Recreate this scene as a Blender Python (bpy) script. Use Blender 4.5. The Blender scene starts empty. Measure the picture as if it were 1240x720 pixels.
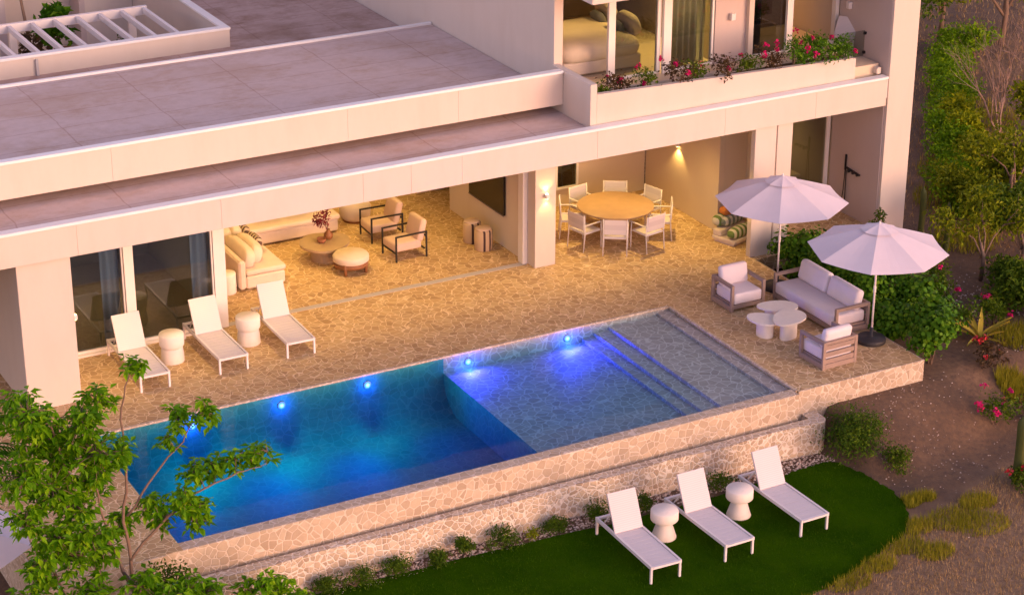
import bpy, bmesh, math, random
from mathutils import Vector, Matrix, Euler
R = math.radians
scn = bpy.context.scene
col = scn.collection
rng = random.Random(7)

# ------------------------------------------------------------------ mesh builder
class MB:
    def __init__(s): s.v = []; s.f = []; s.s = []
    def add(s, vs, fs, smooth=False, M=None):
        n = len(s.v)
        s.v += [tuple(M @ Vector(p)) if M else tuple(p) for p in vs]
        for f in fs: s.f.append([i + n for i in f]); s.s.append(smooth)
        return s
    def box(s, x0, x1, y0, y1, z0, z1, b=0, M=None, seg=1):
        x0, x1 = min(x0, x1), max(x0, x1); y0, y1 = min(y0, y1), max(y0, y1); z0, z1 = min(z0, z1), max(z0, z1)
        if b <= 0:
            vs = [(x0,y0,z0),(x1,y0,z0),(x1,y1,z0),(x0,y1,z0),(x0,y0,z1),(x1,y0,z1),(x1,y1,z1),(x0,y1,z1)]
            return s.add(vs, [(0,3,2,1),(4,5,6,7),(0,1,5,4),(1,2,6,5),(2,3,7,6),(3,0,4,7)], False, M)
        bm = bmesh.new(); bmesh.ops.create_cube(bm, size=1)
        for v in bm.verts: v.co = Vector(((x0+x1)/2+v.co.x*(x1-x0), (y0+y1)/2+v.co.y*(y1-y0), (z0+z1)/2+v.co.z*(z1-z0)))
        b = min(b, .45*min(x1-x0, y1-y0, z1-z0))
        bmesh.ops.bevel(bm, geom=bm.edges[:], offset=b, segments=seg, profile=.5, affect='EDGES')
        bm.verts.index_update()
        s.add([v.co[:] for v in bm.verts], [[v.index for v in f.verts] for f in bm.faces], seg > 1, M); bm.free()
        return s
    def cube(s, c, d, rot=(0,0,0), b=0, seg=1):
        M = Matrix.Translation(c) @ Euler(rot).to_matrix().to_4x4()
        return s.box(-d[0]/2, d[0]/2, -d[1]/2, d[1]/2, -d[2]/2, d[2]/2, b, M, seg)
    def bar(s, a, b, w, h=None, bev=0):
        a, b = Vector(a), Vector(b); d = b-a; L = d.length; h = h or w
        z = d.normalized(); up = Vector((0,0,1)) if abs(z.z) < .95 else Vector((0,1,0))
        x = up.cross(z).normalized(); y = z.cross(x)
        M = Matrix.Translation((a+b)/2) @ Matrix((x, y, z)).transposed().to_4x4()
        return s.box(-w/2, w/2, -h/2, h/2, -L/2, L/2, bev, M)
    def tube(s, pts, r, n=8, cap=True):
        pts = [Vector(p) for p in pts]; rs = r if isinstance(r, (list, tuple)) else [r]*len(pts)
        vs = []; fs = []
        px = None
        for i, p in enumerate(pts):
            d = (pts[min(i+1, len(pts)-1)] - pts[max(i-1, 0)]).normalized()
            if px is None:
                a = Vector((1,0,0)) if abs(d.x) < .9 else Vector((0,1,0))
                px = d.cross(a).normalized()
            else:
                px = (px - d*px.dot(d)).normalized()
            py = d.cross(px)
            for k in range(n):
                t = 2*math.pi*k/n
                vs.append(p + (px*math.cos(t)+py*math.sin(t))*rs[i])
        for i in range(len(pts)-1):
            for k in range(n):
                k2 = (k+1) % n
                fs.append((i*n+k, i*n+k2, (i+1)*n+k2, (i+1)*n+k))
        if cap:
            fs.append(tuple(range(n))[::-1]); fs.append(tuple((len(pts)-1)*n+k for k in range(n)))
        return s.add(vs, fs, True)
    def lathe(s, prof, n=32, M=None, smooth=True, close=True):
        vs = []; fs = []
        for r, z in prof:
            for k in range(n):
                t = 2*math.pi*k/n; vs.append((r*math.cos(t), r*math.sin(t), z))
        for i in range(len(prof)-1):
            for k in range(n):
                k2 = (k+1) % n; fs.append((i*n+k, i*n+k2, (i+1)*n+k2, (i+1)*n+k))
        if close:
            fs.append(tuple(range(n))[::-1]); fs.append(tuple((len(prof)-1)*n+k for k in range(n)))
        return s.add(vs, fs, smooth, M)
    def prism(s, poly, z0, z1, M=None):
        n = len(poly)
        vs = [(x, y, z0) for x, y in poly] + [(x, y, z1) for x, y in poly]
        fs = [tuple(range(n))[::-1], tuple(range(n, 2*n))] + [(i, (i+1) % n, n+(i+1) % n, n+i) for i in range(n)]
        return s.add(vs, fs, False, M)
    def pillow(s, c, d, rot=(0,0,0), e=.45, nu=20, nv=12):
        M = Matrix.Translation(c) @ Euler(rot).to_matrix().to_4x4()
        sp = lambda x, p: math.copysign(abs(x)**p, x)
        vs = []; fs = []
        for j in range(nv+1):
            ph = -math.pi/2 + math.pi*j/nv
            for i in range(nu):
                th = 2*math.pi*i/nu
                vs.append((d[0]/2*sp(math.cos(ph), e*1.4)*sp(math.cos(th), e), d[1]/2*sp(math.cos(ph), e*1.4)*sp(math.sin(th), e), d[2]/2*sp(math.sin(ph), .8)))
        for j in range(nv):
            for i in range(nu):
                i2 = (i+1) % nu; fs.append((j*nu+i, j*nu+i2, (j+1)*nu+i2, (j+1)*nu+i))
        return s.add(vs, fs, True, M)
    def build(s, name, m, parent=None, loc=None):
        me = bpy.data.meshes.new(name); me.from_pydata(s.v, [], s.f); me.update()
        me.polygons.foreach_set('use_smooth', s.s)
        o = bpy.data.objects.new(name, me); col.objects.link(o)
        if m: me.materials.append(m)
        if parent: o.parent = parent
        if loc: o.location = loc
        return o

def tag(o, label=None, cat=None, group=None, kind=None):
    if label: o['label'] = label
    if cat: o['category'] = cat
    if group: o['group'] = group
    if kind: o['kind'] = kind
    return o
def thing(name, label, cat, loc=(0,0,0), rz=0, group=None):
    o = bpy.data.objects.new(name, None); col.objects.link(o); o.empty_display_size = .2
    o.location = loc; o.rotation_euler = (0,0,rz)
    return tag(o, label, cat, group)
def copy_tree(o, parent=None):
    c = o.copy(); col.objects.link(c)
    if parent: c.parent = parent
    for ch in list(o.children): copy_tree(ch, c)
    return c
def dup(o, loc, rz, label, group=None):
    c = copy_tree(o); c.location = loc; c.rotation_euler = (0,0,rz); c['label'] = label
    if group: c['group'] = group
    return c
def bx(name, m, parent, *a, b=0):
    return MB().box(*a, b=b).build(name, m, parent)

# ------------------------------------------------------------------ materials
class NT:
    def __init__(s, name):
        s.m = bpy.data.materials.new(name); s.m.use_nodes = True; s.t = s.m.node_tree; s.t.nodes.clear()
        s.out = s.t.nodes.new('ShaderNodeOutputMaterial')
    def n(s, typ, _ins=None, **kw):
        nd = s.t.nodes.new('ShaderNode'+typ)
        for k, v in kw.items(): setattr(nd, k, v)
        for k, v in (_ins or {}).items(): s.set(nd.inputs[k], v)
        return nd
    def set(s, sock, v):
        if hasattr(v, 'is_linked') or isinstance(v, bpy.types.NodeSocket): s.t.links.new(v, sock)
        else:
            if sock.type == 'RGBA' and len(v) == 3: v = (*v, 1)
            sock.default_value = v
    def ramp(s, fac, stops, interp='LINEAR'):
        nd = s.t.nodes.new('ShaderNodeValToRGB'); e = nd.color_ramp; e.interpolation = interp
        while len(e.elements) < len(stops): e.elements.new(.5)
        for el, (p, c) in zip(e.elements, stops):
            el.position = p; el.color = (*c, 1) if len(c) == 3 else c
        s.set(nd.inputs[0], fac); return nd.outputs[0]
    def mix(s, f, a, b, blend='MIX'):
        nd = s.t.nodes.new('ShaderNodeMix'); nd.data_type = 'RGBA'; nd.blend_type = blend; nd.clamp_factor = True
        s.set(nd.inputs[0], f); s.set(nd.inputs[6], a); s.set(nd.inputs[7], b); return nd.outputs[2]
    def math(s, op, a, b=0., c=0.):
        nd = s.t.nodes.new('ShaderNodeMath'); nd.operation = op
        s.set(nd.inputs[0], a); s.set(nd.inputs[1], b); s.set(nd.inputs[2], c); return nd.outputs[0]
    def noise(s, vec, scale, detail=4, rough=.55, dist=0):
        nd = s.n('TexNoise', {'Scale': scale, 'Detail': detail, 'Roughness': rough, 'Distortion': dist})
        if vec is not None: s.t.links.new(vec, nd.inputs['Vector'])
        return nd
    def coord(s): return s.n('TexCoord').outputs['Object']
    def bump(s, h, strength=.3, dist=.01):
        return s.n('Bump', {'Strength': strength, 'Distance': dist, 'Height': h}).outputs[0]
    def finish(s, sh): s.t.links.new(sh, s.out.inputs[0]); return s.m
    def principled(s, base, rough=.6, normal=None, **kw):
        p = s.n('BsdfPrincipled'); s.set(p.inputs['Base Color'], base); s.set(p.inputs['Roughness'], rough)
        for k, v in kw.items(): s.set(p.inputs[k], v)
        if normal is not None: s.t.links.new(normal, p.inputs['Normal'])
        return p.outputs[0]

def plain(name, c, rough=.6, var=.12, scale=6, bump=.1, metal=0., bscale=60, spec=.4):
    t = NT(name); co = t.coord()
    n = t.noise(co, scale, 5, .6).outputs[0]
    k = t.math('MULTIPLY_ADD', n, 2*var, 1-var)
    base = t.mix(1., c, t.n('CombineColor', {'Red': k, 'Green': k, 'Blue': k}).outputs[0], 'MULTIPLY')
    nb = t.noise(co, bscale, 3).outputs[0]
    return t.finish(t.principled(base, rough, t.bump(nb, bump, .006), Metallic=metal, **{'Specular IOR Level': spec}))
def stucco(name, c, stain=(.55,.45,.38), amt=.26):
    t = NT(name); co = t.coord()
    mp = t.n('Mapping', {'Vector': co, 'Scale': (1.3, 1.3, .35)}).outputs[0]
    n1 = t.noise(mp, 1.6, 6, .62).outputs[0]; n2 = t.noise(co, 9, 4).outputs[0]
    f = t.math('MULTIPLY', t.ramp(n1, [(.45,(0,0,0)),(.75,(1,1,1))]), amt)
    base = t.mix(f, c, tuple(a*b for a, b in zip(c, (.82,.76,.7))))
    base = t.mix(t.math('MULTIPLY', n2, .12), base, tuple(a*.8 for a in c))
    fine = t.noise(co, 70, 4).outputs[0]
    return t.finish(t.principled(base, .85, t.bump(fine, .12, .008)))
def flagstone(name, scale, tints, grout, gw=.05, warp=.1, bump=.5, rough=.62, wet=None):
    t = NT(name); co = t.coord()
    nz = t.noise(co, 2.2, 2).outputs['Color']
    off = t.n('VectorMath', {0: nz, 1: (.5,.5,.5)}, operation='SUBTRACT').outputs[0]
    off = t.n('VectorMath', {0: off, 'Scale': warp}, operation='SCALE').outputs[0]
    w = t.n('VectorMath', {0: co, 1: off}, operation='ADD').outputs[0]
    v1 = t.n('TexVoronoi', {'Vector': w, 'Scale': scale}, feature='F1')
    v2 = t.n('TexVoronoi', {'Vector': w, 'Scale': scale}, feature='DISTANCE_TO_EDGE')
    r = t.n('SeparateColor', {0: v1.outputs['Color']}).outputs
    k = len(tints)
    base = t.ramp(r[0], [(i/max(1, k-1), c) for i, c in enumerate(tints)])
    m = t.noise(co, 7, 5, .65).outputs[0]
    base = t.mix(t.ramp(m, [(.35,(0,0,0)),(.7,(.45,.45,.45))]), base, tuple(x*.72 for x in tints[0]))
    rag = t.math('MULTIPLY_ADD', t.noise(co, 14, 3).outputs[0], .05, -.025)
    e = t.math('ADD', v2.outputs[0], rag)
    g = t.ramp(e, [(0,(1,1,1)),(gw*.7,(1,1,1)),(gw*1.35,(0,0,0))])
    gcol = t.mix(t.noise(co, 20, 3).outputs[0], grout, tuple(x*.8 for x in grout))
    c = t.mix(g, base, gcol)
    h = t.math('ADD', t.ramp(e, [(0,(0,0,0)),(gw*2.2,(1,1,1))]), t.math('MULTIPLY', t.noise(co, 30, 4).outputs[0], .35))
    return t.finish(t.principled(c, rough, t.bump(h, bump, .012)))
def glass(name, tint, rough=.0):
    t = NT(name)
    fr = t.n('Fresnel', {'IOR': 1.85}).outputs[0]
    tr = t.n('BsdfTransparent', {'Color': tint}).outputs[0]
    gl = t.n('BsdfGlossy', {'Color': (1,1,1), 'Roughness': rough}).outputs[0]
    ff = t.math('SUBTRACT', 1., t.n('NewGeometry').outputs['Backfacing'])
    ms = t.n('MixShader', {0: t.math('MULTIPLY', fr, ff)})
    t.t.links.new(tr, ms.inputs[1]); t.t.links.new(gl, ms.inputs[2])
    return t.finish(ms.outputs[0])
def emis(name, c, s):
    t = NT(name); e = t.n('Emission', {'Color': c, 'Strength': s}); return t.finish(e.outputs[0])
def foliage(name, dark, mid, light, trans=.3, rough=.5):
    t = NT(name); g = t.n('NewGeometry')
    c = t.ramp(g.outputs['Random Per Island'], [(0,dark),(.55,mid),(1,light)])
    co = t.coord(); n = t.noise(co, 1.6, 3).outputs[0]
    c = t.mix(t.ramp(n, [(.35,(0,0,0)),(.65,(.7,.7,.7))]), c, tuple(a*.75+b*.25 for a, b in zip(dark, mid)))
    p = t.principled(c, rough, None, **{'Specular IOR Level': .12})
    tl = t.n('BsdfTranslucent', {'Color': c}).outputs[0]
    ms = t.n('MixShader', {0: trans}); t.t.links.new(p, ms.inputs[1]); t.t.links.new(tl, ms.inputs[2])
    return t.finish(ms.outputs[0])
def island(name, cols, rough=.8):
    t = NT(name); g = t.n('NewGeometry')
    c = t.ramp(g.outputs['Random Per Island'], [(i/(len(cols)-1), q) for i, q in enumerate(cols)])
    return t.finish(t.principled(c, rough))
def stripes(name, c1, c2, axis, scale, duty=.5, rough=.8, bump=.15):
    t = NT(name); co = t.coord(); xyz = t.n('SeparateXYZ', {0: co}).outputs
    w = t.math('FRACT', t.math('MULTIPLY', xyz[axis], scale))
    f = t.math('LESS_THAN', w, duty)
    n = t.noise(co, 80, 3).outputs[0]
    base = t.mix(f, c2, c1)
    base = t.mix(t.math('MULTIPLY', n, .2), base, tuple(a*.7 for a in c1))
    return t.finish(t.principled(base, rough, t.bump(n, bump, .006)))

M = {}
M['wall'] = stucco('warm_white_stucco', (.62,.535,.46))
M['taupe'] = stucco('shaded_stucco', (.52,.43,.40))  # darker copy of the wall stucco; side-face shade put into its colour
M['coping'] = plain('white_metal_coping', (.78,.755,.74), .5, .05, 3, .03)
M['frame'] = plain('white_frame', (.78,.73,.69), .45, .05, 4, .02)
M['track'] = plain('grey_track', (.45,.42,.42), .45, .1, 8, .05)
M['white'] = plain('white_powder_coat', (.72,.665,.655), .4, .04, 5, .02)
M['sling'] = stripes('white_sling', (.67,.61,.61), (.60,.54,.55), 1, 60, .5, .75)
M['canvas'] = plain('white_canvas', (.66,.585,.625), .85, .06, 3, .25, bscale=40)
M['drum'] = plain('pale_cast_stone', (.74,.67,.60), .7, .1, 9, .2)
M['cream'] = plain('cream_upholstery', (.66,.55,.46), .9, .1, 5, .3)
M['pink'] = plain('pink_beige_upholstery', (.60,.44,.36), .9, .08, 6, .3)
M['whitecush'] = plain('white_cushion', (.70,.63,.66), .9, .06, 5, .3)
M['teak'] = plain('taupe_timber_frame', (.29,.21,.175), .6, .18, 9, .15)
M['black'] = plain('black_metal', (.012,.011,.012), .4, .2, 10, .05)
M['charcoal'] = plain('charcoal_base', (.03,.028,.032), .55, .2, 10, .1)
M['wood'] = plain('oak_table', (.43,.275,.15), .5, .16, 5, .06)
M['brown'] = plain('brown_wood', (.24,.10,.04), .5, .25, 9, .06)
M['travertine'] = plain('travertine', (.42,.30,.18), .45, .2, 4, .08)
M['terracotta'] = plain('terracotta', (.28,.11,.055), .7, .2, 8, .1)
M['screen'] = plain('dark_screen', (.014,.011,.010), .18, .1, 3, .0)
M['trunk'] = plain('tree_bark', (.19,.125,.09), .85, .3, 14, .5)
M['drybark'] = plain('dry_pale_bark', (.30,.20,.16), .85, .3, 14, .4)
M['soil'] = plain('planter_soil', (.10,.06,.045), .95, .35, 9, .8)
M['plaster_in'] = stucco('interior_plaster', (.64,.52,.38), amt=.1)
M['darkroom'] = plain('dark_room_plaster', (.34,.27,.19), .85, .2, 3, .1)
M['bedding'] = plain('bed_linen', (.60,.50,.38), .9, .08, 4, .3)
M['greypillow'] = plain('grey_linen', (.16,.16,.16), .9, .12, 8, .3)
M['curtain'] = stripes('sheer_curtain', (.62,.60,.50), (.50,.48,.40), 0, 9, .5, .9)
def sheer():
    t = NT('sheer_curtain'); co = t.coord(); n = t.noise(co, 30, 3).outputs[0]
    c = t.mix(n, (.60,.57,.47), (.48,.46,.38)); ms = t.n('MixShader', {0: .5})
    t.t.links.new(t.principled(c, .9), ms.inputs[1]); t.t.links.new(t.n('BsdfTranslucent', {'Color': c}).outputs[0], ms.inputs[2]); return t.finish(ms.outputs[0])
M['curtain'] = sheer()
M['curtainw'] = plain('white_curtain', (.72,.74,.78), .9, .1, 6, .2)
M['deck'] = flagstone('flagstone_deck', 6.3, [(.47,.30,.135),(.57,.385,.18),(.38,.235,.105),(.63,.45,.23)], (.82,.62,.38), .034)
M['poolwall'] = flagstone('flagstone_pool_wall', 6.8, [(.47,.355,.245),(.55,.43,.305),(.40,.30,.205),(.60,.485,.36)], (.72,.60,.48), .042)
M['rubble'] = flagstone('rubble_wall', 9.0, [(.50,.385,.265),(.58,.46,.33),(.38,.28,.195),(.62,.51,.39)], (.80,.71,.61), .07, .14, .9)
M['poolstone'] = flagstone('flagstone_under_water', 5.6, [(.52,.385,.32),(.59,.45,.38),(.46,.335,.28),(.63,.49,.42)], (.80,.66,.58), .045, .1, .2)
M['tinted_deepstone'] = flagstone('light_tinted_pool_stone', 5.6, [(.035,.27,.28),(.04,.30,.31),(.03,.25,.26),(.045,.32,.33)], (.07,.37,.38), .045, .1, .1)  # teal of deep water and blue light put into the stone colour
M['glass'] = glass('window_glass', (.62,.64,.62))
M['darkglass'] = glass('tinted_window_glass', (.40,.44,.45))
M['doorglass'] = glass('reflection_tinted_door_glass', (.50,.57,.62))  # cool tint in the glass colour stands in for bluish reflections
M['railglass'] = glass('balustrade_glass', (.72,.76,.74))
M['lamp_warm'] = emis('warm_lamp', (1,.62,.22), 14)
M['lamp_blue'] = emis('blue_pool_lamp', (.10,.28,1), 5)
M['leaf_tree'] = foliage('broad_tree_leaf', (0.060, 0.181, 0.0025), (0.162, 0.396, 0.0050), (0.337, 0.557, 0.0118), .4)
M['leaf_fine'] = foliage('fine_shrub_leaf', (0.033, 0.079, 0.0042), (0.072, 0.140, 0.0067), (0.132, 0.198, 0.0101), .2)
M['leaf_palm'] = foliage('palm_leaf', (0.027, 0.105, 0.0028), (0.062, 0.195, 0.0042), (0.163, 0.300, 0.0084), .3)
M['leaf_hedge'] = foliage('glossy_hedge_leaf', (0.036, 0.108, 0.0050), (0.083, 0.215, 0.0084), (0.180, 0.330, 0.0151), .2, .5)
M['leaf_dark'] = foliage('dark_bush_leaf', (0.041, 0.085, 0.0042), (0.084, 0.146, 0.0059), (0.159, 0.216, 0.0101), .2)
M['leaf_yellow'] = foliage('yellow_green_leaf', (0.104, 0.147, 0.0035), (0.222, 0.278, 0.0056), (0.416, 0.432, 0.0098), .3)
M['leaf_strip'] = foliage('bright_creeper_leaf', (0.075, 0.170, 0.0035), (0.167, 0.338, 0.0056), (0.335, 0.489, 0.0112), .3)
M['leaf_olive'] = foliage('olive_leaf', (0.094, 0.131, 0.0042), (0.187, 0.236, 0.0070), (0.343, 0.367, 0.0126), .3)
M['leaf_red'] = foliage('reddish_leaf', (.06,.035,.02), (.10,.06,.025), (.13,.09,.03), .2)
M['agave'] = foliage('yellow_agave', (.32,.26,.03), (.45,.36,.05), (.52,.44,.09), .15)
M['cactus'] = plain('cactus_skin', (.075,.085,.015), .7, .3, 10, .4)
M['magenta'] = foliage('magenta_bract', (.42,.01,.09), (.62,.015,.14), (.75,.03,.22), .3)
M['red'] = foliage('red_flower', (.45,.02,.02), (.6,.03,.06), (.7,.1,.1), .2)
M['dryflower'] = foliage('dried_flower', (.12,.02,.03), (.22,.04,.06), (.3,.07,.09), .1)
M['strawgrass'] = foliage('straw_grass', (.32,.20,.085), (.46,.30,.13), (.58,.41,.2), .2, .9)
M['weed'] = foliage('weed_grass', (.20,.20,.014), (.34,.31,.02), (.48,.41,.04), .3, .7)
M['turfblade'] = foliage('turf_blade', (.018,.056,.001), (.036,.10,.001), (.065,.14,.003), .2, .9)
M['pebble'] = island('pale_pebble', [(.35,.25,.2),(.5,.38,.3),(.62,.52,.45)])
M['greenstripe'] = stripes('green_white_stripe', (.13,.20,.05), (.62,.58,.46), 0, 7, .5, .85)
M['bluestripe'] = stripes('grey_green_stripe', (.16,.19,.15), (.60,.56,.46), 0, 7, .5, .85)
M['stoolstripe'] = stripes('dark_striped_weave', (.06,.03,.03), (.60,.43,.27), 0, 7.5, .32, .85)
M['zigzag'] = stripes('dark_patterned_weave', (.10,.06,.05), (.52,.42,.34), 1, 9, .5, .9)
M['orange'] = plain('orange_fabric', (.50,.17,.035), .85, .15, 8, .2)

def roofmat(name, c, c2):
    t = NT(name); co = t.coord()
    br = t.n('TexBrick', {'Vector': co, 'Scale': .5, 'Mortar Size': .012, 'Mortar Smooth': .8, 'Color1': (1,1,1,1), 'Color2': (.93,.92,.92,1), 'Mortar': (.74,.66,.62,1), 'Brick Width': 1.1, 'Row Height': .5}, offset=0.)
    wv = t.n('VectorMath', {0: co, 1: t.n('VectorMath', {0: t.noise(co, 1.5, 3).outputs['Color'], 'Scale': .12}, operation='SCALE').outputs[0]}, operation='ADD').outputs[0]
    t.t.links.new(wv, br.inputs['Vector'])
    mp = t.n('Mapping', {'Vector': co, 'Scale': (.6,1,1)}).outputs[0]
    n1 = t.noise(mp, 1.5, 9, .74, .12).outputs[0]; n2 = t.noise(co, 5, 5, .7).outputs[0]
    b = t.mix(t.ramp(n1, [(.46,(0,0,0)),(.68,(.7,.7,.7))]), c, c2)
    b = t.mix(t.ramp(n2, [(.4,(0,0,0)),(.75,(.4,.4,.4))]), b, tuple(x*1.25 for x in c))
    b = t.mix(t.ramp(t.noise(co, .45, 5, .6).outputs[0], [(.5,(0,0,0)),(.62,(.4,.4,.4))]), b, c2)
    b = t.mix(.8, b, t.mix(1., b, br.outputs[0], 'MULTIPLY'))
    return t.finish(t.principled(b, .85, t.bump(n2, .2, .01)))
M['roof'] = roofmat('weathered_roof_membrane', (.55,.43,.395), (.42,.27,.18))
M['roofback'] = roofmat('stained_roof_membrane', (.46,.33,.29), (.20,.10,.05))

def dirtmat():
    t = NT('dry_earth'); co = t.coord()
    n1 = t.noise(co, .55, 6, .6).outputs[0]; n2 = t.noise(co, 9, 6, .7).outputs[0]; n3 = t.noise(co, 45, 3).outputs[0]
    b = t.ramp(n1, [(.3,(.11,.064,.034)),(.5,(.165,.095,.05)),(.7,(.26,.15,.078))])
    b = t.mix(t.ramp(n2, [(.35,(0,0,0)),(.7,(.8,.8,.8))]), b, (.075,.046,.033))
    v = t.n('TexVoronoi', {'Vector': co, 'Scale': 9.}, feature='F1')
    sp = t.ramp(v.outputs['Distance'], [(.10,(1,1,1)),(.17,(0,0,0))])
    rnd = t.math('GREATER_THAN', t.n('SeparateColor', {0: v.outputs['Color']}).outputs[0], .84)
    clus = t.ramp(t.noise(co, .8, 3).outputs[0], [(.45,(0,0,0)),(.6,(1,1,1))])
    f = t.math('MULTIPLY', t.math('MULTIPLY', sp, rnd), clus)
    b = t.mix(f, b, (.34,.27,.23))
    yy = t.n('SeparateXYZ', {0: co}).outputs[1]
    m = t.math('ADD', t.math('MULTIPLY', yy, -.45), t.math('MULTIPLY', n1, 2.2))
    b = t.mix(t.ramp(t.math('MULTIPLY', m, .2), [(.88,(0,0,0)),(1.0,(.85,.85,.85))]), b, t.ramp(n2, [(.35,(.17,.10,.055)),(.65,(.33,.21,.115))]))
    h = t.math('ADD', n2, t.math('MULTIPLY', n3, .5))
    return t.finish(t.principled(b, .95, t.bump(h, .8, .04)))
M['dirt'] = dirtmat()
def lawnmat():
    t = NT('artificial_turf'); co = t.coord()
    n1 = t.noise(co, .9, 4).outputs[0]; n2 = t.noise(co, 60, 4, .7).outputs[0]
    b = t.ramp(n1, [(.3,(.020,.060,.001)),(.7,(.044,.105,.001))])
    b = t.mix(t.ramp(t.noise(co, 3.5, 5, .7).outputs[0], [(.5,(0,0,0)),(.7,(.5,.5,.5))]), b, (.055,.10,.004))
    b = t.mix(t.ramp(n2, [(.4,(0,0,0)),(.65,(.7,.7,.7))]), b, (.012,.042,.001))
    return t.finish(t.principled(b, .95, t.bump(n2, .8, .02), **{'Specular IOR Level': .0}))
M['lawn'] = lawnmat()
def watermat():
    t = NT('pool_water'); co = t.coord()
    n = t.noise(co, 2.4, 3, .5, .3).outputs[0]
    bp = t.bump(n, .10, .03)
    fr = t.n('Fresnel', {'IOR': 1.33}); t.t.links.new(bp, fr.inputs['Normal'])
    tr = t.n('BsdfTransparent', {'Color': (.97,.99,1)}).outputs[0]
    gl = t.n('BsdfGlossy', {'Color': (1,1,1), 'Roughness': .03}); t.t.links.new(bp, gl.inputs['Normal'])
    ms = t.n('MixShader', {0: t.math('MULTIPLY', fr.outputs[0], .26)}); t.t.links.new(tr, ms.inputs[1]); t.t.links.new(gl.outputs[0], ms.inputs[2])
    va = t.n('VolumeAbsorption', {'Color': (.0,.62,.86), 'Density': 1.0})
    t.t.links.new(va.outputs[0], t.out.inputs['Volume'])
    return t.finish(ms.outputs[0])
M['water'] = watermat()

# ------------------------------------------------------------------ ground
def sm(a, b, x):
    t = min(1, max(0, (x-a)/(b-a))); return t*t*(3-2*t)
def gh(x, y):
    base = -1.18 + .72*sm(-6.9, -5.05, y-.2*max(0,x-2))*sm(.40, .8, x)
    return base + .045*max(0, min(y, 40)+2)*sm(6.5, 9, x)
def axis(a, b, lo, hi, st):
    v = [lo+i*st for i in range(int((hi-lo)/st)+1)]
    k = st; x = lo
    while x > a: k *= 1.5; x -= k; v.insert(0, x)
    k = st; x = v[-1]
    while x < b: k *= 1.5; x += k; v.append(x)
    return v
gx = axis(-250, 300, -20, 24, .25); gy = axis(-200, 400, -16, 24, .25)
hr = random.Random(3)
gv = [(x, y, gh(x, y) + (hr.uniform(-.02,.02) if (x > .5 and not (x < 7.6 and y > -4.4)) else 0)) for y in gy for x in gx]
nx = len(gx)
gf = [(j*nx+i, j*nx+i+1, (j+1)*nx+i+1, (j+1)*nx+i) for j in range(len(gy)-1) for i in range(nx-1)]
tag(MB().add(gv, gf, True).build('ground', M['dirt']), kind='structure')

LAWN = [(-13.5,-5.5),(-10.1,-5.36),(-9,-5.46),(-7.4,-5.5),(-5.6,-5.62),(-4,-5.75),(-2.6,-5.7),(-1.2,-5.66),(-.5,-5.6),(.0,-5.55),(.3,-5.66),(.42,-6.0),(.5,-6.7),(.55,-7.3),(.2,-8.1),(-.3,-8.55),(-1.4,-9.0),(-2.6,-9.35),(-4.2,-9.75),(-6,-10.1),(-9,-10.4),(-13.5,-10.6)]
def smooth_poly(p, it=2):
    for _ in range(it):
        q = []
        for i in range(len(p)):
            a, b = p[i], p[(i+1) % len(p)]
            q += [(a[0]*.75+b[0]*.25, a[1]*.75+b[1]*.25), (a[0]*.25+b[0]*.75, a[1]*.25+b[1]*.75)]
        p = q
    return p
LAWN = smooth_poly(LAWN, 3)
lr = random.Random(21)
LAWN = [(x+lr.uniform(-.035,.035), y+lr.uniform(-.035,.035)) if x > -6 else (x, y) for x, y in LAWN]
tag(MB().prism(LAWN, -1.3, -1.15).build('lawn', M['lawn']), kind='structure')
def inside(p, x, y):
    c = False; n = len(p)
    for i in range(n):
        (x1, y1), (x2, y2) = p[i], p[i-1]
        if (y1 > y) != (y2 > y) and x < (x2-x1)*(y-y1)/(y2-y1)+x1: c = not c
    return c

# deck and indoor paving (one structure)
d = MB()
d.box(-15.1, 3.08, 0, 12, -.35, 0); d.box(3.082, 6.58, 1.3, 12, -.35, -.003)
d.box(.0, 3.08, -4.65, -.001, -.35, -.001); d.box(-15.1, -12.7, -4.78, -.001, -.35, -.001)
tag(d.build('deck_paving', M['deck']), kind='structure')
tag(MB().box(-8.72, -1.55, 3.46, 3.62, -.1, .006).build('door_track', M['track']), 'grey metal sliding door track set in the paving of the open lounge', 'door track')

# retaining walls
t = thing('retaining_wall', 'long flagstone wall that holds up the pool and its front rim', 'wall')
bx('pool_front_wall', M['poolwall'], t, -13.0, -.02, -4.79, -4.5, -1.35, -.004, b=.012)
bx('side_terrace_wall', M['poolwall'], t, .03, 3.085, -4.69, -4.655, -1.3, .002, b=.006)
bx('side_return_wall', M['poolwall'], t, 3.083, 3.11, -4.69, 1.3, -1.3, .002, b=.006)
bx('left_terrace_wall', M['poolwall'], t, -15.12, -13.002, -4.82, -4.785, -1.35, .002, b=.006)
bx('left_end_wall', M['poolwall'], t, -15.14, -15.102, -4.78, 2, -1.35, .002, b=.006)
t = thing('trough_wall', 'low rubble stone wall of the overflow trough along the lawn', 'wall')
w = MB(); n = 40; ins = []; outs = []
for i in range(n+1):
    x = -13.2 + (13.2+.30)*i/n
    yo = -5.14 + .03*math.sin(i*.9); ins.append((x, -4.93)); outs.append((x, yo))
outs += [(.38,-5.13),(.43,-5.05),(.43,-4.70)]; ins += [(.12,-4.93),(.12,-4.70)]
w.prism(outs + ins[::-1], -1.35, -.5)
w.build('stone_wall', M['rubble'], t)
tag(MB().box(-13.0, .11, -4.925, -4.795, -1.3, -.85).build('trough_floor', M['poolstone']), kind='structure')

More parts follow.
